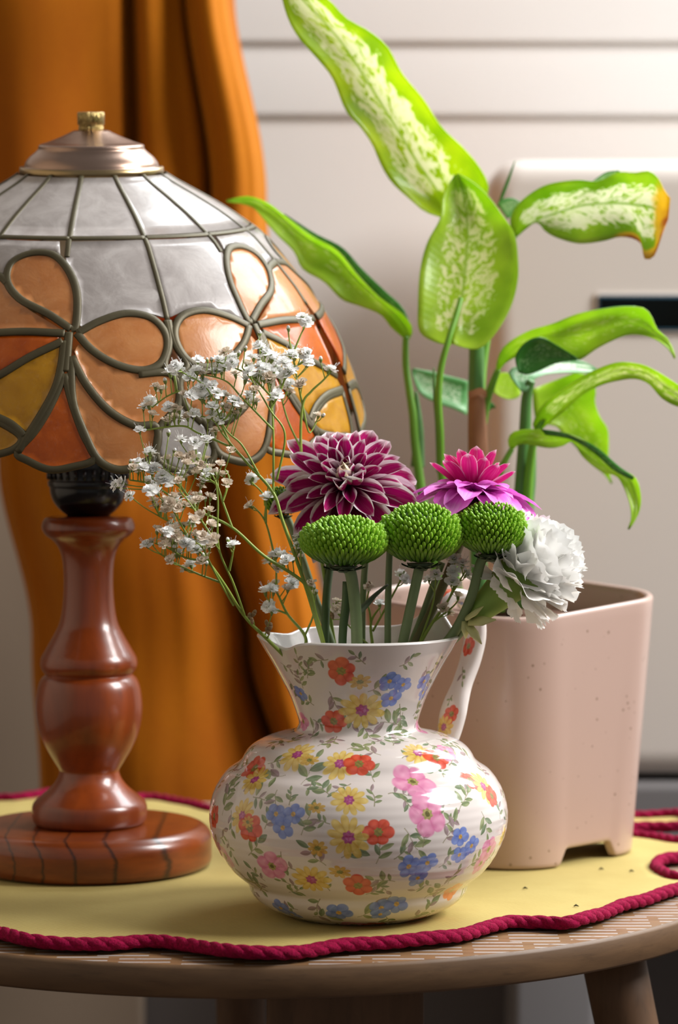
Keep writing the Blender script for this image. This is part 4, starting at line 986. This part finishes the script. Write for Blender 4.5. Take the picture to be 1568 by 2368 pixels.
# ---- gypsophila
m_gstem = simple('gypsophila_stem', '#a0b24c', 0.5, '#7c963a', 80, trans=0.1)
m_gwhite = simple('gypsophila_white', '#fdfdfb', 0.6, trans=0.15); m_gbeige = simple('gypsophila_faded', '#efe4d4', 0.7, '#dccbb6', 200, trans=0.25); m_gcal = simple('gypsophila_calyx', '#7c8a45', 0.6); m_gbrown = simple('gypsophila_spent', '#8a6f4e', 0.8)
def floret_mesh(name, mats, np_, spread, sd, stamens=3):
    rd = random.Random(sd); b = MB()
    for ringn, (cnt, al0, ln) in enumerate(((np_ + 2, 80, 1.0), (np_ + 1, 52, 0.9), (np_, 26, 0.75))):
        for i in range(cnt):
            be = 2 * math.pi * (i + 0.5 * ringn) / cnt + rd.uniform(-.25, .25); al = R(al0 * spread + rd.uniform(-12, 12)); l_ = ln * rd.uniform(0.85, 1.1)
            rad = Vector((math.cos(be), math.sin(be), 0)); tan = Vector((-math.sin(be), math.cos(be), 0)); d = rad * math.sin(al) + Vector((0, 0, math.cos(al))); nn = rad * -math.cos(al) + Vector((0, 0, math.sin(al)))
            rows = [[d * (l_ * f) + tan * (w_ * u * l_) + nn * (0.10 * math.sin(f * 5 + i) + 0.06 * u * u) for u in (-1, 0, 1)] for f, w_ in ((0.05, 0.08), (0.45, 0.24), (0.82, 0.32), (1.0, 0.24))]
            b.grid(rows, None, 0)
    for i in range(stamens):
        be = rd.uniform(0, 6.28); d = Vector((0.45 * math.cos(be), 0.45 * math.sin(be), 1.0)); b.tube([(0, 0, 0.2), d * 0.8, d * 1.35], [0.018, 0.016, 0.02], 4, 0)
    b.tube([(0, 0, -0.62), (0, 0, -0.3), (0, 0, 0.0), (0, 0, 0.30)], [0.06, 0.20, 0.25, 0.26], 7, 1)
    return mesh(name, b.v, b.f, mats, None, b.mi)
def bud_mesh(name, mats, tip):
    b = MB().lathe([(0.04, -0.6), (0.22, -0.35), (0.33, 0.0), (0.30, 0.22)], (0, 0, 0), 8, 1); b.lathe([(0.29, 0.2), (0.27, 0.45), (0.14, 0.62), (0.02, 0.66)], (0, 0, 0), 8, 0); return mesh(name, b.v, b.f, mats, None, b.mi)
FM = {'w': [floret_mesh('open_floret_%s' % 'abc'[i], [m_gwhite, m_gcal], 6, [1.0, 1.15, 0.9][i], i + 1) for i in range(3)],
      'c': [floret_mesh('faded_floret_%s' % 'ab'[i], [m_gbeige, m_gcal], 5, [0.75, 0.9][i], i + 11, 1) for i in range(2)],
      'u': [bud_mesh('bud', [m_gwhite, m_gcal], 1)], 's': [bud_mesh('spent_floret', [m_gbrown, m_gbrown], 0)]}
def z5(x, y): return 250 + x / 2.6133, 700 + y / 2.6133
SPR = {
 'lower left spray of baby\'s breath reaching past the lamp stem': (-0.060, [
  [(735, 1620), (678, 1540), (620, 1480), (567, 1427), (518, 1350), (480, 1297), (440, 1250), (405, 1215), (370, 1195)], [(567, 1427), (540, 1350), (506, 1266), (504, 1159), (498, 1110)], [(518, 1350), (460, 1328), (410, 1305), (372, 1282)],
  [(480, 1297), (430, 1290), (390, 1268), (358, 1256)], [(506, 1266), (470, 1210), (440, 1165), (412, 1130)], [(530, 1320), (536, 1292), (540, 1270)], [(440, 1250), (420, 1215), (400, 1180), (385, 1165)], [(540, 1400), (500, 1330), (470, 1270), (455, 1255)]]),
 'left spray of baby\'s breath crossing in front of the black lamp socket': (-0.044, [
  [(765, 1620), (751, 1503), (730, 1420), (705, 1350), (610, 1285), (537, 1220), (460, 1182), (400, 1150), (350, 1120), (300, 1110)], [(537, 1220), (515, 1160), (502, 1121), (480, 1080), (455, 1062)], [(460, 1182), (420, 1130), (390, 1110), (345, 1082)],
  [(502, 1121), (475, 1100), (440, 1058)], [(460, 1182), (430, 1140), (400, 1100), (378, 1082)], [(515, 1160), (530, 1110), (520, 1085)]]),
 'tall middle spray of baby\'s breath in front of the shell lampshade': (-0.028, [
  [(790, 1620), (745, 1480), (705, 1350), (655, 1209), (632, 1140), (580, 1080), (537, 1037), (460, 1002), (420, 985), (335, 995)], [(632, 1140), (632, 994), (625, 914), (610, 850), (596, 785)], [(632, 994), (560, 920), (520, 880), (455, 864)],
  [(640, 1110), (659, 1006), (625, 949), (590, 890), (560, 850)], [(537, 1037), (500, 960), (470, 930), (430, 905), (391, 914), (352, 942)], [(625, 949), (650, 900), (665, 860), (688, 845)], [(580, 1080), (520, 1010), (490, 970), (440, 960)], [(600, 1100), (560, 1030), (520, 990), (480, 900), (420, 860)], [(625, 914), (580, 870), (540, 850), (500, 835)]]),
 'right-hand spray of baby\'s breath rising behind the magenta bloom': (0.020, [
  [(800, 1620), (772, 1480), (745, 1300), (712, 1150), (696, 1037), (700, 937), (720, 905), (747, 880), (765, 860)], [(696, 1037), (665, 970), (648, 900), (650, 850)], [(700, 937), (690, 890), (680, 840), (670, 790), (666, 765)], [(680, 812), (693, 780), (706, 752)], [(700, 937), (715, 1000), (735, 966)]]),
 'small low spray of baby\'s breath just left of the flower stems': (0.006, [
  [(775, 1620), (712, 1520), (705, 1470), (665, 1420), (640, 1370), (618, 1350)], [(705, 1470), (725, 1420), (722, 1380)], [(665, 1420), (630, 1405), (622, 1392)], [(640, 1370), (640, 1310), (655, 1295)], [(640, 1310), (615, 1210), (585, 1170)], [(615, 1210), (612, 1150), (582, 1115)], [(612, 1200), (620, 1125)], [(722, 1380), (715, 1340)], [(725, 1420), (700, 1330), (695, 1260)]]),
 'short spray of baby\'s breath among the pompon stems': (0.012, [
  [(870, 1620), (862, 1500), (858, 1440), (878, 1405)], [(858, 1440), (845, 1395), (782, 1390)], [(862, 1500), (800, 1440), (770, 1395)], [(862, 1460), (925, 1345), (935, 1320)]]),
 'thin spray of baby\'s breath leaning right between the stems': (0.004, [
  [(900, 1620), (965, 1500), (1000, 1440), (1040, 1382), (1055, 1330)], [(1000, 1440), (1045, 1405), (1062, 1385)], [(1040, 1382), (1078, 1318)], [(965, 1500), (1000, 1400), (1008, 1335)]]),
}
GF = 'w1195,125 u1090,160 w910,260 w1100,320 c1165,310 w1010,330 w950,310 w880,340 w1210,370 w1345,410 u1285,345 w545,350 w430,400 w375,430 w490,450 c570,440 w720,350 w700,390 w645,420 c770,440 w890,450 w1030,420 w1110,410 w950,400 w830,470 w1095,495 c1170,490 w590,510 w630,500 w660,550 w570,585 w535,545 c730,580 w780,620 c895,605 w1000,580 c885,530 c1035,530 c1100,545 c320,530 u345,475 c460,555 w255,600 w215,635 c270,680 w370,640 c430,655 c350,720 w520,670 w630,630 w625,680 w690,710 c770,680 w190,775 u365,790 w440,830 w525,855 c650,780 c590,830 c740,900 w250,905 w180,970 u400,895 c360,950 c430,930 c500,930 c560,990 c480,980 c530,1035 c620,1000 c650,1030 c700,1040 c590,950 w265,1020 w245,1075 w320,1080 w365,1085 w90,1090 w135,1170 w260,1140 c180,1020 c470,1060 c540,1175 c620,1180 c715,1100 w865,1080 w970,1095 w960,1180 c860,1230 c1270,690 c430,1080 c290,1230 c380,1220 c420,1250 c350,1260 c400,1300 c500,1300 c560,1290 c630,1350 c610,1265 c440,1170 c300,1370 c400,1370 c460,1350 c265,1450 c350,1455 c400,1450 w550,1440 w540,1500 c640,1430 c610,1480 w430,1520 w480,1460 w755,1470 c380,1560 c465,1610 c570,1565 c330,1400 c420,1420 w1000,1540 w1050,1530 w1080,1560 w970,1560 c1020,1600 c1060,1590 w1150,1420 w1150,1480 c1160,1540 w950,1750 c1010,1705 c1085,1735 c1000,1755 w970,1835 c1230,1700 c1100,1670 c1230,1760 s855,1900 s880,1880 s870,1925 s960,1940 s980,1960 s965,1985 u790,310 u830,280 u600,350 u625,345 u915,190 w1060,340 w990,350 w1130,330 w1190,340 w1000,430 w1070,440 w690,340 w750,370 w665,350 w560,520 w700,560 w610,560 w400,420 w520,460 w860,420 w930,450 c840,380 c980,480 c660,600 w760,600 c710,640 c400,700 c480,700 w330,1050 w210,1000 c280,1100 c150,1000 c400,1180 c350,1200 c460,1230 c380,1340 c330,1440 c410,1400 c520,1220 c560,1120 c590,1060 c680,980 w500,1450 c570,1420 c590,1540 u300,1230'.split()
flo = []
for t in GF:
    k_ = t[0]; x, y = map(float, t[1:].split(',')); flo.append((k_, *z5(x, y)))
for k_, x, y in (('w', 545, 880), ('w', 640, 740), ('w', 800, 745), ('w', 880, 730), ('w', 940, 745), ('w', 885, 790), ('c', 900, 845), ('c', 860, 915), ('c', 495, 800), ('c', 350, 870), ('s', 330, 930), ('w', 920, 700), ('c', 350, 905), ('s', 500, 790), ('c', 895, 690)):
    flo.append((k_, 600 + x / 1.96, 950 + y / 1.96))
for k_, x, y in list(flo):
    if k_ in 'wc' and random.random() < 0.62: flo.append((random.choice('wwcu'), x + random.uniform(-16, 16), y + random.uniform(-14, 14)))
sprays = []
for lab, (Y0, br) in SPR.items():
    main = br[0]; nodes = []; b = MB()
    for bi, path in enumerate(br):
        k = len(path); off = random.uniform(-0.008, 0.008) if bi else 0.0; pts = []
        for i, (x, y) in enumerate(path):
            f = i / (k - 1)
            # down in the neck of the jug every stem comes back to the middle
            yy = Y0 * min(1.0, max(0.12, (1640 - y) / 330)) if Y0 < 0 else Y0 * (1 if y < 1500 else 0.8)
            if bi: yy += off * f
            pts.append(P(x, y, yy))
        q = cr([tuple(p) for p in pts], 8 * k); r0, r1 = (0.00115, 0.00042) if bi == 0 else (0.00062, 0.00034)
        b.tube(q, [r0 + (r1 - r0) * i / (len(q) - 1) for i in range(len(q))], 6)
        for p in q[len(q) // 4 if bi == 0 else 1:]: nodes.append((proj(*p), Vector(p)))
    base = P(main[0][0], main[0][1], 0); sprays.append((thing('gypsophila_spray', base, lab, 'flower', "baby's breath in the jug"), b, nodes))
for k_, x, y in flo:
    best = None
    for si, (t, b, nodes) in enumerate(sprays):
        for (nx, ny), p in nodes:
            if ny < y + 8: continue
            d = math.hypot(nx - x, (ny - y - 26) * 0.8)
            if best is None or d < best[0]: best = (d, si, p)
    if best is None: continue
    d, si, p = best; t, b, _ = sprays[si]; Y = p.y + random.uniform(-0.007, 0.007); c = P(x, y, Y)
    dr = (c - p); up = (dr.normalized() + Vector((random.uniform(-.35, .35), random.uniform(-.9, .1), 0.5))).normalized() if k_ != 's' else Vector((random.uniform(-.5, .5), -.2, .8)).normalized()
    s_ = {'w': 0.0037, 'c': 0.0032, 'u': 0.0028, 's': 0.0034}[k_] * random.uniform(0.9, 1.18)
    b.tube(cr([tuple(p), tuple(p + dr * 0.5 + Vector((0, 0, -0.0008))), tuple(c - up * s_ * 0.55)], 6), [0.00036, 0.00032, 0.00030, 0.00028, 0.00028, 0.0003], 5)
    o = bpy.data.objects.new('floret', random.choice(FM[k_])); COL.objects.link(o); o.parent = t
    M = (Vector((0, 0, 1)).rotation_difference(up).to_matrix() @ Matrix.Rotation(random.uniform(0, 6.28), 3, 'Z')).to_4x4() @ Matrix.Diagonal((s_, s_, s_, 1)); M.translation = c - Vector(t.location); o.matrix_local = M
for t, b, _ in sprays: obj('branches', b, m_gstem, t)

# ================================================================== DUMB CANE IN THE POT
def leafmat(name, green, dark, cream, amount, trans=0.45, brown=False):
    g = G(name); u, v, uv = g.uv(); au = g.math('ABSOLUTE', g.math('SUBTRACT', g.math('MULTIPLY', u, 2.0), 1.0))
    o = g.coord('Object')
    # blotches run out from the midrib towards the tip
    sv = g.n('ShaderNodeCombineXYZ', i0=g.math('MULTIPLY', g.math('SUBTRACT', v, g.math('MULTIPLY', au, 0.16)), 13.0), i1=g.math('MULTIPLY', u, 7.0), i2=g.math('MULTIPLY', v, 1.5)).outputs[0]
    n1 = g.noise(sv, 2.0, 5, 0.68, 0.7); n2 = g.noise(o, 45, 2)
    dens = g.math('MULTIPLY', g.math('SUBTRACT', 1.0, g.ss(au, 0.45, 0.92)), g.math('MULTIPLY', g.ss(v, 0.03, 0.15), g.math('SUBTRACT', 1.0, g.ss(v, 0.88, 0.99))))
    f = g.ss(g.math('ADD', n1, g.math('MULTIPLY', g.math('SUBTRACT', dens, 1.0), 0.32)), 0.56 - 0.12 * amount, 0.63 - 0.12 * amount)
    c0 = g.mix(g.ss(n2, 0.3, 0.7), rgba(green), rgba(dark)); c = g.mix(g.math('MULTIPLY', f, 0.88), c0, rgba(cream))
    rib = g.math('SUBTRACT', 1.0, g.ss(au, 0.012, 0.05)); c = g.mix(g.math('MULTIPLY', rib, 0.75), c, rgba(dark))
    if brown:
        n3 = g.noise(o, 70, 3); e = g.math('ADD', g.math('MAXIMUM', g.ss(v, 0.72, 1.02), g.math('MULTIPLY', g.ss(u, 0.78, 1.0), g.ss(v, 0.42, 0.7))), g.math('MULTIPLY', g.math('SUBTRACT', n3, 0.5), 0.7))
        c = g.mix(g.ss(e, 0.52, 0.78), c, rgba('#ecd04a')); c = g.mix(g.ss(e, 0.84, 1.05), c, rgba('#cc8444'))
    vein = g.n('ShaderNodeTexWave', _wave_type='BANDS', _bands_direction='X'); g.put(vein.inputs['Vector'], g.n('ShaderNodeCombineXYZ', i0=g.math('SUBTRACT', v, g.math('MULTIPLY', au, 0.18))).outputs[0]); vein.inputs['Scale'].default_value = 9.0
    g.set(Base__Color=c, Roughness=0.32); g.b.inputs['Coat Weight'].default_value = 0.15; g.bump(vein.outputs[1], 0.05, 0.0010); g.translucent(c, trans); return g.m
m_lf = leafmat('lime_variegated_leaf', '#d2e636', '#b2d222', '#ffffe8', 1.15, 0.6)
m_lf2 = leafmat('soft_variegated_leaf', '#c8e64a', '#aace34', '#f8fad2', 0.75, 0.6)
m_lfp = leafmat('plain_lime_leaf', '#cae856', '#b0d63e', '#e8f2b4', 0.12, 0.6)
m_lfb = leafmat('browned_variegated_leaf', '#c0de4c', '#9cc632', '#fcfcec', 1.25, 0.55, True)
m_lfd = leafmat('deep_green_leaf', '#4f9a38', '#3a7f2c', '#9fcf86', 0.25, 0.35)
m_lfs = leafmat('silvery_green_leaf', '#8cc48c', '#6fb070', '#e4f2dc', 0.8, 0.3)
m_cane = simple('green_cane', '#5d8f4a', 0.4, '#4a7a3c', 50, 0.1, 200, trans=0.08); m_pet = simple('leaf_stalk_green', '#7fb83c', 0.4, '#69a430', 50, trans=0.2); m_sheath = simple('dry_brown_sheath', '#b07a58', 0.7, '#96603f', 80, 0.3, 200, 0.0006, trans=0.15)
plant = thing('dumb_cane', (PCX, PY_, zr - 0.02), 'variegated lime green dumb cane plant growing in the blush pot', 'plant')
def leaf(left, right, Yb, Yt, mat, cup=0.006, wave=0.0, mid=None, name='leaf', n=36, m=15, bow=0.0, ridge=0.0006):
    """left/right: edges from base to tip as the photograph shows them; Yb..Yt depth base to tip; cup: how far the midrib lies behind the edges"""
    l = arc(cr(left, 160), n); r = arc(cr(right, 160), n); mm = arc(cr(mid, 160), n) if mid else None; rows = []; uv = []
    for i in range(n):
        v = i / (n - 1); Y = Yb + (Yt - Yb) * v + bow * math.sin(math.pi * v); row = []
        wd = math.hypot(*(l[i] - r[i])) / 200
        for j in range(m):
            u = j / (m - 1); s = 2 * u - 1
            if mm is None: q = l[i] * (1 - u) + r[i] * u
            elif u < 0.5: q = l[i] * (1 - 2 * u) + mm[i] * 2 * u
            else: q = mm[i] * (2 - 2 * u) + r[i] * (2 * u - 1)
            dy = cup * (1 - s * s) * min(1, wd * 1.5) + wave * math.sin(v * 17 + s * 2.2) * abs(s) ** 2 - ridge * max(0, 1 - abs(s) * 5)
            row.append(P(q[0], q[1], Y + dy)); uv.append((u, v))
        rows.append(row)
    b = MB().grid(rows, uv); o = obj(name, b, mat, plant); k = o.modifiers.new('solid', 'SOLIDIFY'); k.thickness = 0.0005; k.offset = 0; return o
def stalk(name, pts, w0, w1, mat, flat=1.0):
    q = cr([tuple(P(*p)) for p in pts], 8 * len(pts)); q = [p for p in q if p[2] > SOILZ]; k = len(q); return obj(name, MB().tube(q, [(w0 + (w1 - w0) * i / (k - 1)) / 4060 for i in range(k)], 14, 0, flat), mat, plant)
SY = 0.195
# tall leaf going up to the left, tip out of the picture
leaf([(1030, 505), (985, 490), (950, 462), (905, 420), (880, 378), (862, 335), (835, 295), (800, 255), (770, 182), (738, 140), (690, 85), (662, 30), (640, -60)],
     [(1050, 505), (1110, 480), (1130, 435), (1108, 385), (1068, 338), (1020, 292), (978, 228), (930, 170), (896, 108), (850, 70), (800, 42), (752, -6), (650, -62)], 0.225, 0.160, m_lf, 0.010, 0.002, [(1040, 505), (1030, 470), (1010, 440), (962, 372), (922, 305), (895, 262), (860, 205), (825, 150), (785, 92), (740, 40), (705, 5), (645, -62)], bow=0.01)
# rounded leaf in the middle, seen from below with its stalk in front
mid_leaf = leaf([(1040, 798), (1005, 790), (970, 765), (967, 705), (972, 625), (988, 562), (1018, 505), (1024, 455), (1050, 405)],
     [(1060, 800), (1108, 806), (1150, 765), (1182, 708), (1197, 650), (1198, 600), (1190, 542), (1160, 496), (1130, 455), (1098, 425), (1062, 402)], 0.172, 0.205, m_lf2, 0.010, 0.0012, [(1048, 795), (1058, 740), (1068, 690), (1074, 640), (1080, 570), (1080, 510), (1072, 455), (1058, 402)], ridge=0.0016)
stalk('leaf_stalk', [(1066, 690, 0.1760), (1055, 730, 0.1715), (1036, 790, 0.166), (1020, 850, 0.166), (1014, 920, 0.168), (1018, 1000, 0.172), (1021, 1090, 0.178), (1040, 1250, 0.186), (1080, 1460, 0.190)], 6, 10, m_pet)
stalk('stalk_sheath', [(1003, 850, 0.172), (1006, 915, 0.172), (1014, 985, 0.173), (1020, 1090, 0.179)], 1.5, 11, m_cane)
# young rolled leaf
leaf([(1150, 478), (1158, 452), (1170, 420), (1190, 372)], [(1156, 478), (1166, 452), (1178, 420), (1192, 372)], 0.235, 0.235, m_lfd, 0.001, name='young_leaf', n=14, m=7)
# left leaf folded along its midrib
leaf([(938, 785), (905, 757), (880, 727), (830, 707), (790, 692), (750, 652), (700, 622), (680, 582), (640, 542), (602, 497), (580, 477), (524, 466)],
     [(946, 785), (954, 760), (930, 725), (880, 690), (830, 640), (780, 580), (720, 545), (660, 500), (620, 470), (580, 455), (552, 456), (524, 462)], 0.205, 0.225, m_lfp, 0.012, 0.0015, [(942, 785), (932, 755), (905, 720), (862, 680), (820, 640), (775, 590), (722, 560), (675, 525), (635, 488), (590, 463), (560, 460), (524, 464)])
leaf([(948, 770), (930, 727), (880, 690), (830, 638), (780, 580), (720, 545), (655, 497)], [(952, 768), (935, 716), (890, 672), (838, 622), (792, 572), (730, 540), (658, 494)], 0.222, 0.232, m_lfd, 0.001, name='leaf_fold', n=24, m=5)
stalk('leaf_stalk', [(938, 778, 0.205), (938, 840, 0.204), (946, 900, 0.202), (955, 960, 0.200), (962, 1040, 0.198), (985, 1200, 0.195), (1040, 1460, 0.192)], 7, 12, m_pet)
stalk('stalk_sheath', [(962, 905, 0.203), (966, 950, 0.202), (968, 1000, 0.201), (966, 1080, 0.200)], 3, 17, m_cane)
# main cane with a dry sheath
stalk('cane', [(1096, 690, 0.200), (1102, 800, 0.200), (1101, 900, 0.200), (1104, 1000, 0.198), (1106, 1200, 0.196), (1110, 1460, 0.194)], 17, 20, m_cane)
b = MB().tube([P(1105, 905, 0.197), P(1103, 930, 0.197), P(1104, 1000, 0.196), P(1107, 1080, 0.195), P(1110, 1200, 0.195)], [17 / 4060, 20.5 / 4060, 22 / 4060, 24 / 4060, 25 / 4060], 16); obj('dry_sheath', b, m_sheath, plant)
b = MB().grid([[P(1082 + 44 * u, 905 - 14 * math.sin(u * 3.1) * u + 16 * t, 0.1915 - 0.001 * math.sin(u * 3.14)) for u in np.linspace(0, 1, 8)] for t in np.linspace(0, 1, 4)]); obj('dry_sheath_lip', b, m_sheath, plant)
# right upper leaf, scorched at its end
leaf([(1190, 548), (1180, 510), (1200, 470), (1258, 430), (1330, 417), (1378, 420), (1405, 410), (1430, 398), (1468, 400), (1500, 396), (1522, 412), (1536, 440), (1550, 458)],
     [(1193, 550), (1215, 530), (1242, 513), (1262, 535), (1292, 551), (1340, 563), (1395, 557), (1430, 548), (1462, 551), (1484, 566), (1490, 598), (1512, 592), (1530, 545)], 0.215, 0.165, m_lfb, 0.010, 0.0025, [(1191, 549), (1205, 530), (1245, 508), (1300, 488), (1350, 474), (1400, 470), (1440, 470), (1480, 474), (1510, 480), (1525, 490), (1535, 500), (1542, 505), (1545, 506)], bow=0.004)
leaf([(1365, 424), (1385, 408), (1405, 397), (1432, 394)], [(1372, 432), (1392, 420), (1410, 408), (1434, 398)], 0.214, 0.190, m_lfs, 0.001, name='leaf_fold', n=12, m=5)
leaf([(1150, 470), (1165, 460), (1185, 458), (1202, 466)], [(1172, 505), (1180, 503), (1188, 490), (1203, 469)], 0.232, 0.230, m_lfs, 0.001, name='leaf', n=12, m=7)
stalk('leaf_stalk', [(1190, 545, 0.214), (1170, 610, 0.216), (1140, 720, 0.212), (1120, 830, 0.206), (1112, 930, 0.200)], 6, 9, m_pet)
# right middle leaf with a rolled edge and pointed tip
leaf([(1148, 862), (1150, 835), (1168, 800), (1220, 766), (1280, 748), (1340, 725), (1420, 711), (1465, 709), (1492, 714), (1508, 735), (1520, 762), (1548, 788), (1562, 826)],
     [(1152, 864), (1168, 840), (1210, 818), (1262, 806), (1310, 828), (1340, 832), (1380, 806), (1420, 786), (1455, 774), (1490, 776), (1522, 788), (1546, 808), (1560, 830)], 0.195, 0.150, m_lfp, 0.008, 0.002, [(1150, 863), (1160, 838), (1190, 808), (1240, 784), (1295, 776), (1345, 770), (1400, 752), (1440, 742), (1475, 744), (1500, 756), (1521, 775), (1547, 798), (1561, 828)])
leaf([(1280, 748), (1340, 724), (1420, 709), (1470, 708)], [(1300, 762), (1350, 748), (1410, 736), (1462, 716)], 0.190, 0.170, m_lfs, -0.001, name='leaf_fold', n=14, m=5)
stalk('leaf_stalk', [(1152, 855, 0.195), (1140, 885, 0.196), (1126, 925, 0.198), (1116, 980, 0.198)], 7, 11, m_pet)
# deep green leaf in its shade
leaf([(1200, 862), (1192, 825), (1215, 792), (1250, 780), (1290, 800), (1335, 828)], [(1215, 866), (1235, 862), (1258, 852), (1280, 842), (1305, 836), (1338, 832)], 0.172, 0.168, m_lfd, 0.006, n=20, m=9)
# silvery arching leaf and the drooping one behind it
leaf([(1205, 905), (1180, 870), (1182, 852), (1240, 838), (1300, 830), (1350, 836), (1386, 856)], [(1218, 905), (1232, 880), (1262, 866), (1300, 862), (1330, 862), (1360, 862), (1388, 860)], 0.180, 0.215, m_lfs, 0.004, n=22, m=9)
leaf([(1232, 900), (1235, 950), (1245, 978), (1285, 985), (1302, 1005), (1330, 1032), (1352, 1060), (1398, 1098), (1413, 1118)], [(1330, 862), (1370, 872), (1378, 905), (1376, 930), (1386, 962), (1405, 992), (1408, 1030), (1406, 1075), (1416, 1118)], 0.218, 0.245, m_lfp, 0.006, 0.001, n=26, m=11)
leaf([(1165, 920), (1140, 905), (1138, 880), (1160, 862), (1185, 866)], [(1170, 922), (1190, 922), (1204, 912), (1200, 890), (1190, 868)], 0.225, 0.230, m_lfp, 0.003, n=14, m=7)
# leaf arching out to the right edge
leaf([(1236, 995), (1234, 975), (1262, 930), (1330, 880), (1385, 852), (1430, 838), (1470, 840), (1505, 851), (1568, 890), (1640, 945)], [(1248, 1000), (1262, 985), (1295, 958), (1350, 912), (1392, 890), (1430, 880), (1468, 876), (1500, 888), (1532, 922), (1575, 942), (1640, 950)], 0.178, 0.130, m_lf2, 0.006, 0.001, [(1242, 998), (1248, 980), (1280, 945), (1340, 898), (1388, 872), (1430, 858), (1470, 858), (1505, 870), (1550, 905), (1600, 930), (1640, 948)])
stalk('leaf_stalk', [(1262, 965, 0.1775), (1245, 990, 0.178), (1232, 1030, 0.182), (1222, 1120, 0.188), (1216, 1250, 0.192), (1212, 1460, 0.194)], 6, 14, m_pet)
# low leaf curling down to a dry point
leaf([(1182, 1042), (1175, 1020), (1190, 998), (1250, 993), (1318, 1005), (1380, 1036), (1432, 1080), (1470, 1105), (1482, 1150), (1476, 1190), (1455, 1224)], [(1184, 1044), (1206, 1026), (1268, 1036), (1300, 1032), (1325, 1022), (1348, 1056), (1390, 1090), (1428, 1104), (1452, 1150), (1460, 1192), (1452, 1224)], 0.172, 0.140, m_lfp, 0.006, 0.0012, n=40)
leaf([(1250, 992), (1318, 1004), (1380, 1034), (1432, 1078), (1468, 1103)], [(1262, 1006), (1320, 1016), (1372, 1046), (1420, 1088), (1462, 1110)], 0.164, 0.148, m_lfd, -0.001, name='leaf_fold', n=20, m=5)
stalk('leaf_stalk', [(1184, 1038, 0.172), (1168, 1066, 0.172), (1158, 1090, 0.174), (1150, 1160, 0.180), (1160, 1460, 0.190)], 6, 9, m_pet)
# right-hand cane
stalk('cane', [(1228, 880, 0.184), (1218, 920, 0.187), (1214, 1000, 0.190), (1208, 1100, 0.192), (1200, 1250, 0.194), (1196, 1460, 0.196)], 10, 20, m_cane)
stalk('cane', [(1232, 1040, 0.200), (1230, 1110, 0.200), (1222, 1200, 0.200), (1214, 1460, 0.200)], 8, 13, m_cane)
# pale leaf far to the left behind the stalks
leaf([(1080, 960), (1050, 946), (1010, 932), (970, 908), (952, 858)], [(1082, 882), (1062, 876), (1030, 868), (1000, 860), (955, 852)], 0.245, 0.235, m_lfs, 0.006, n=20, m=9)
leaf([(1122, 948), (1128, 935), (1138, 930), (1146, 942)], [(1126, 952), (1134, 948), (1140, 944), (1147, 944)], 0.21, 0.212, m_lfd, 0.001, n=8, m=5)
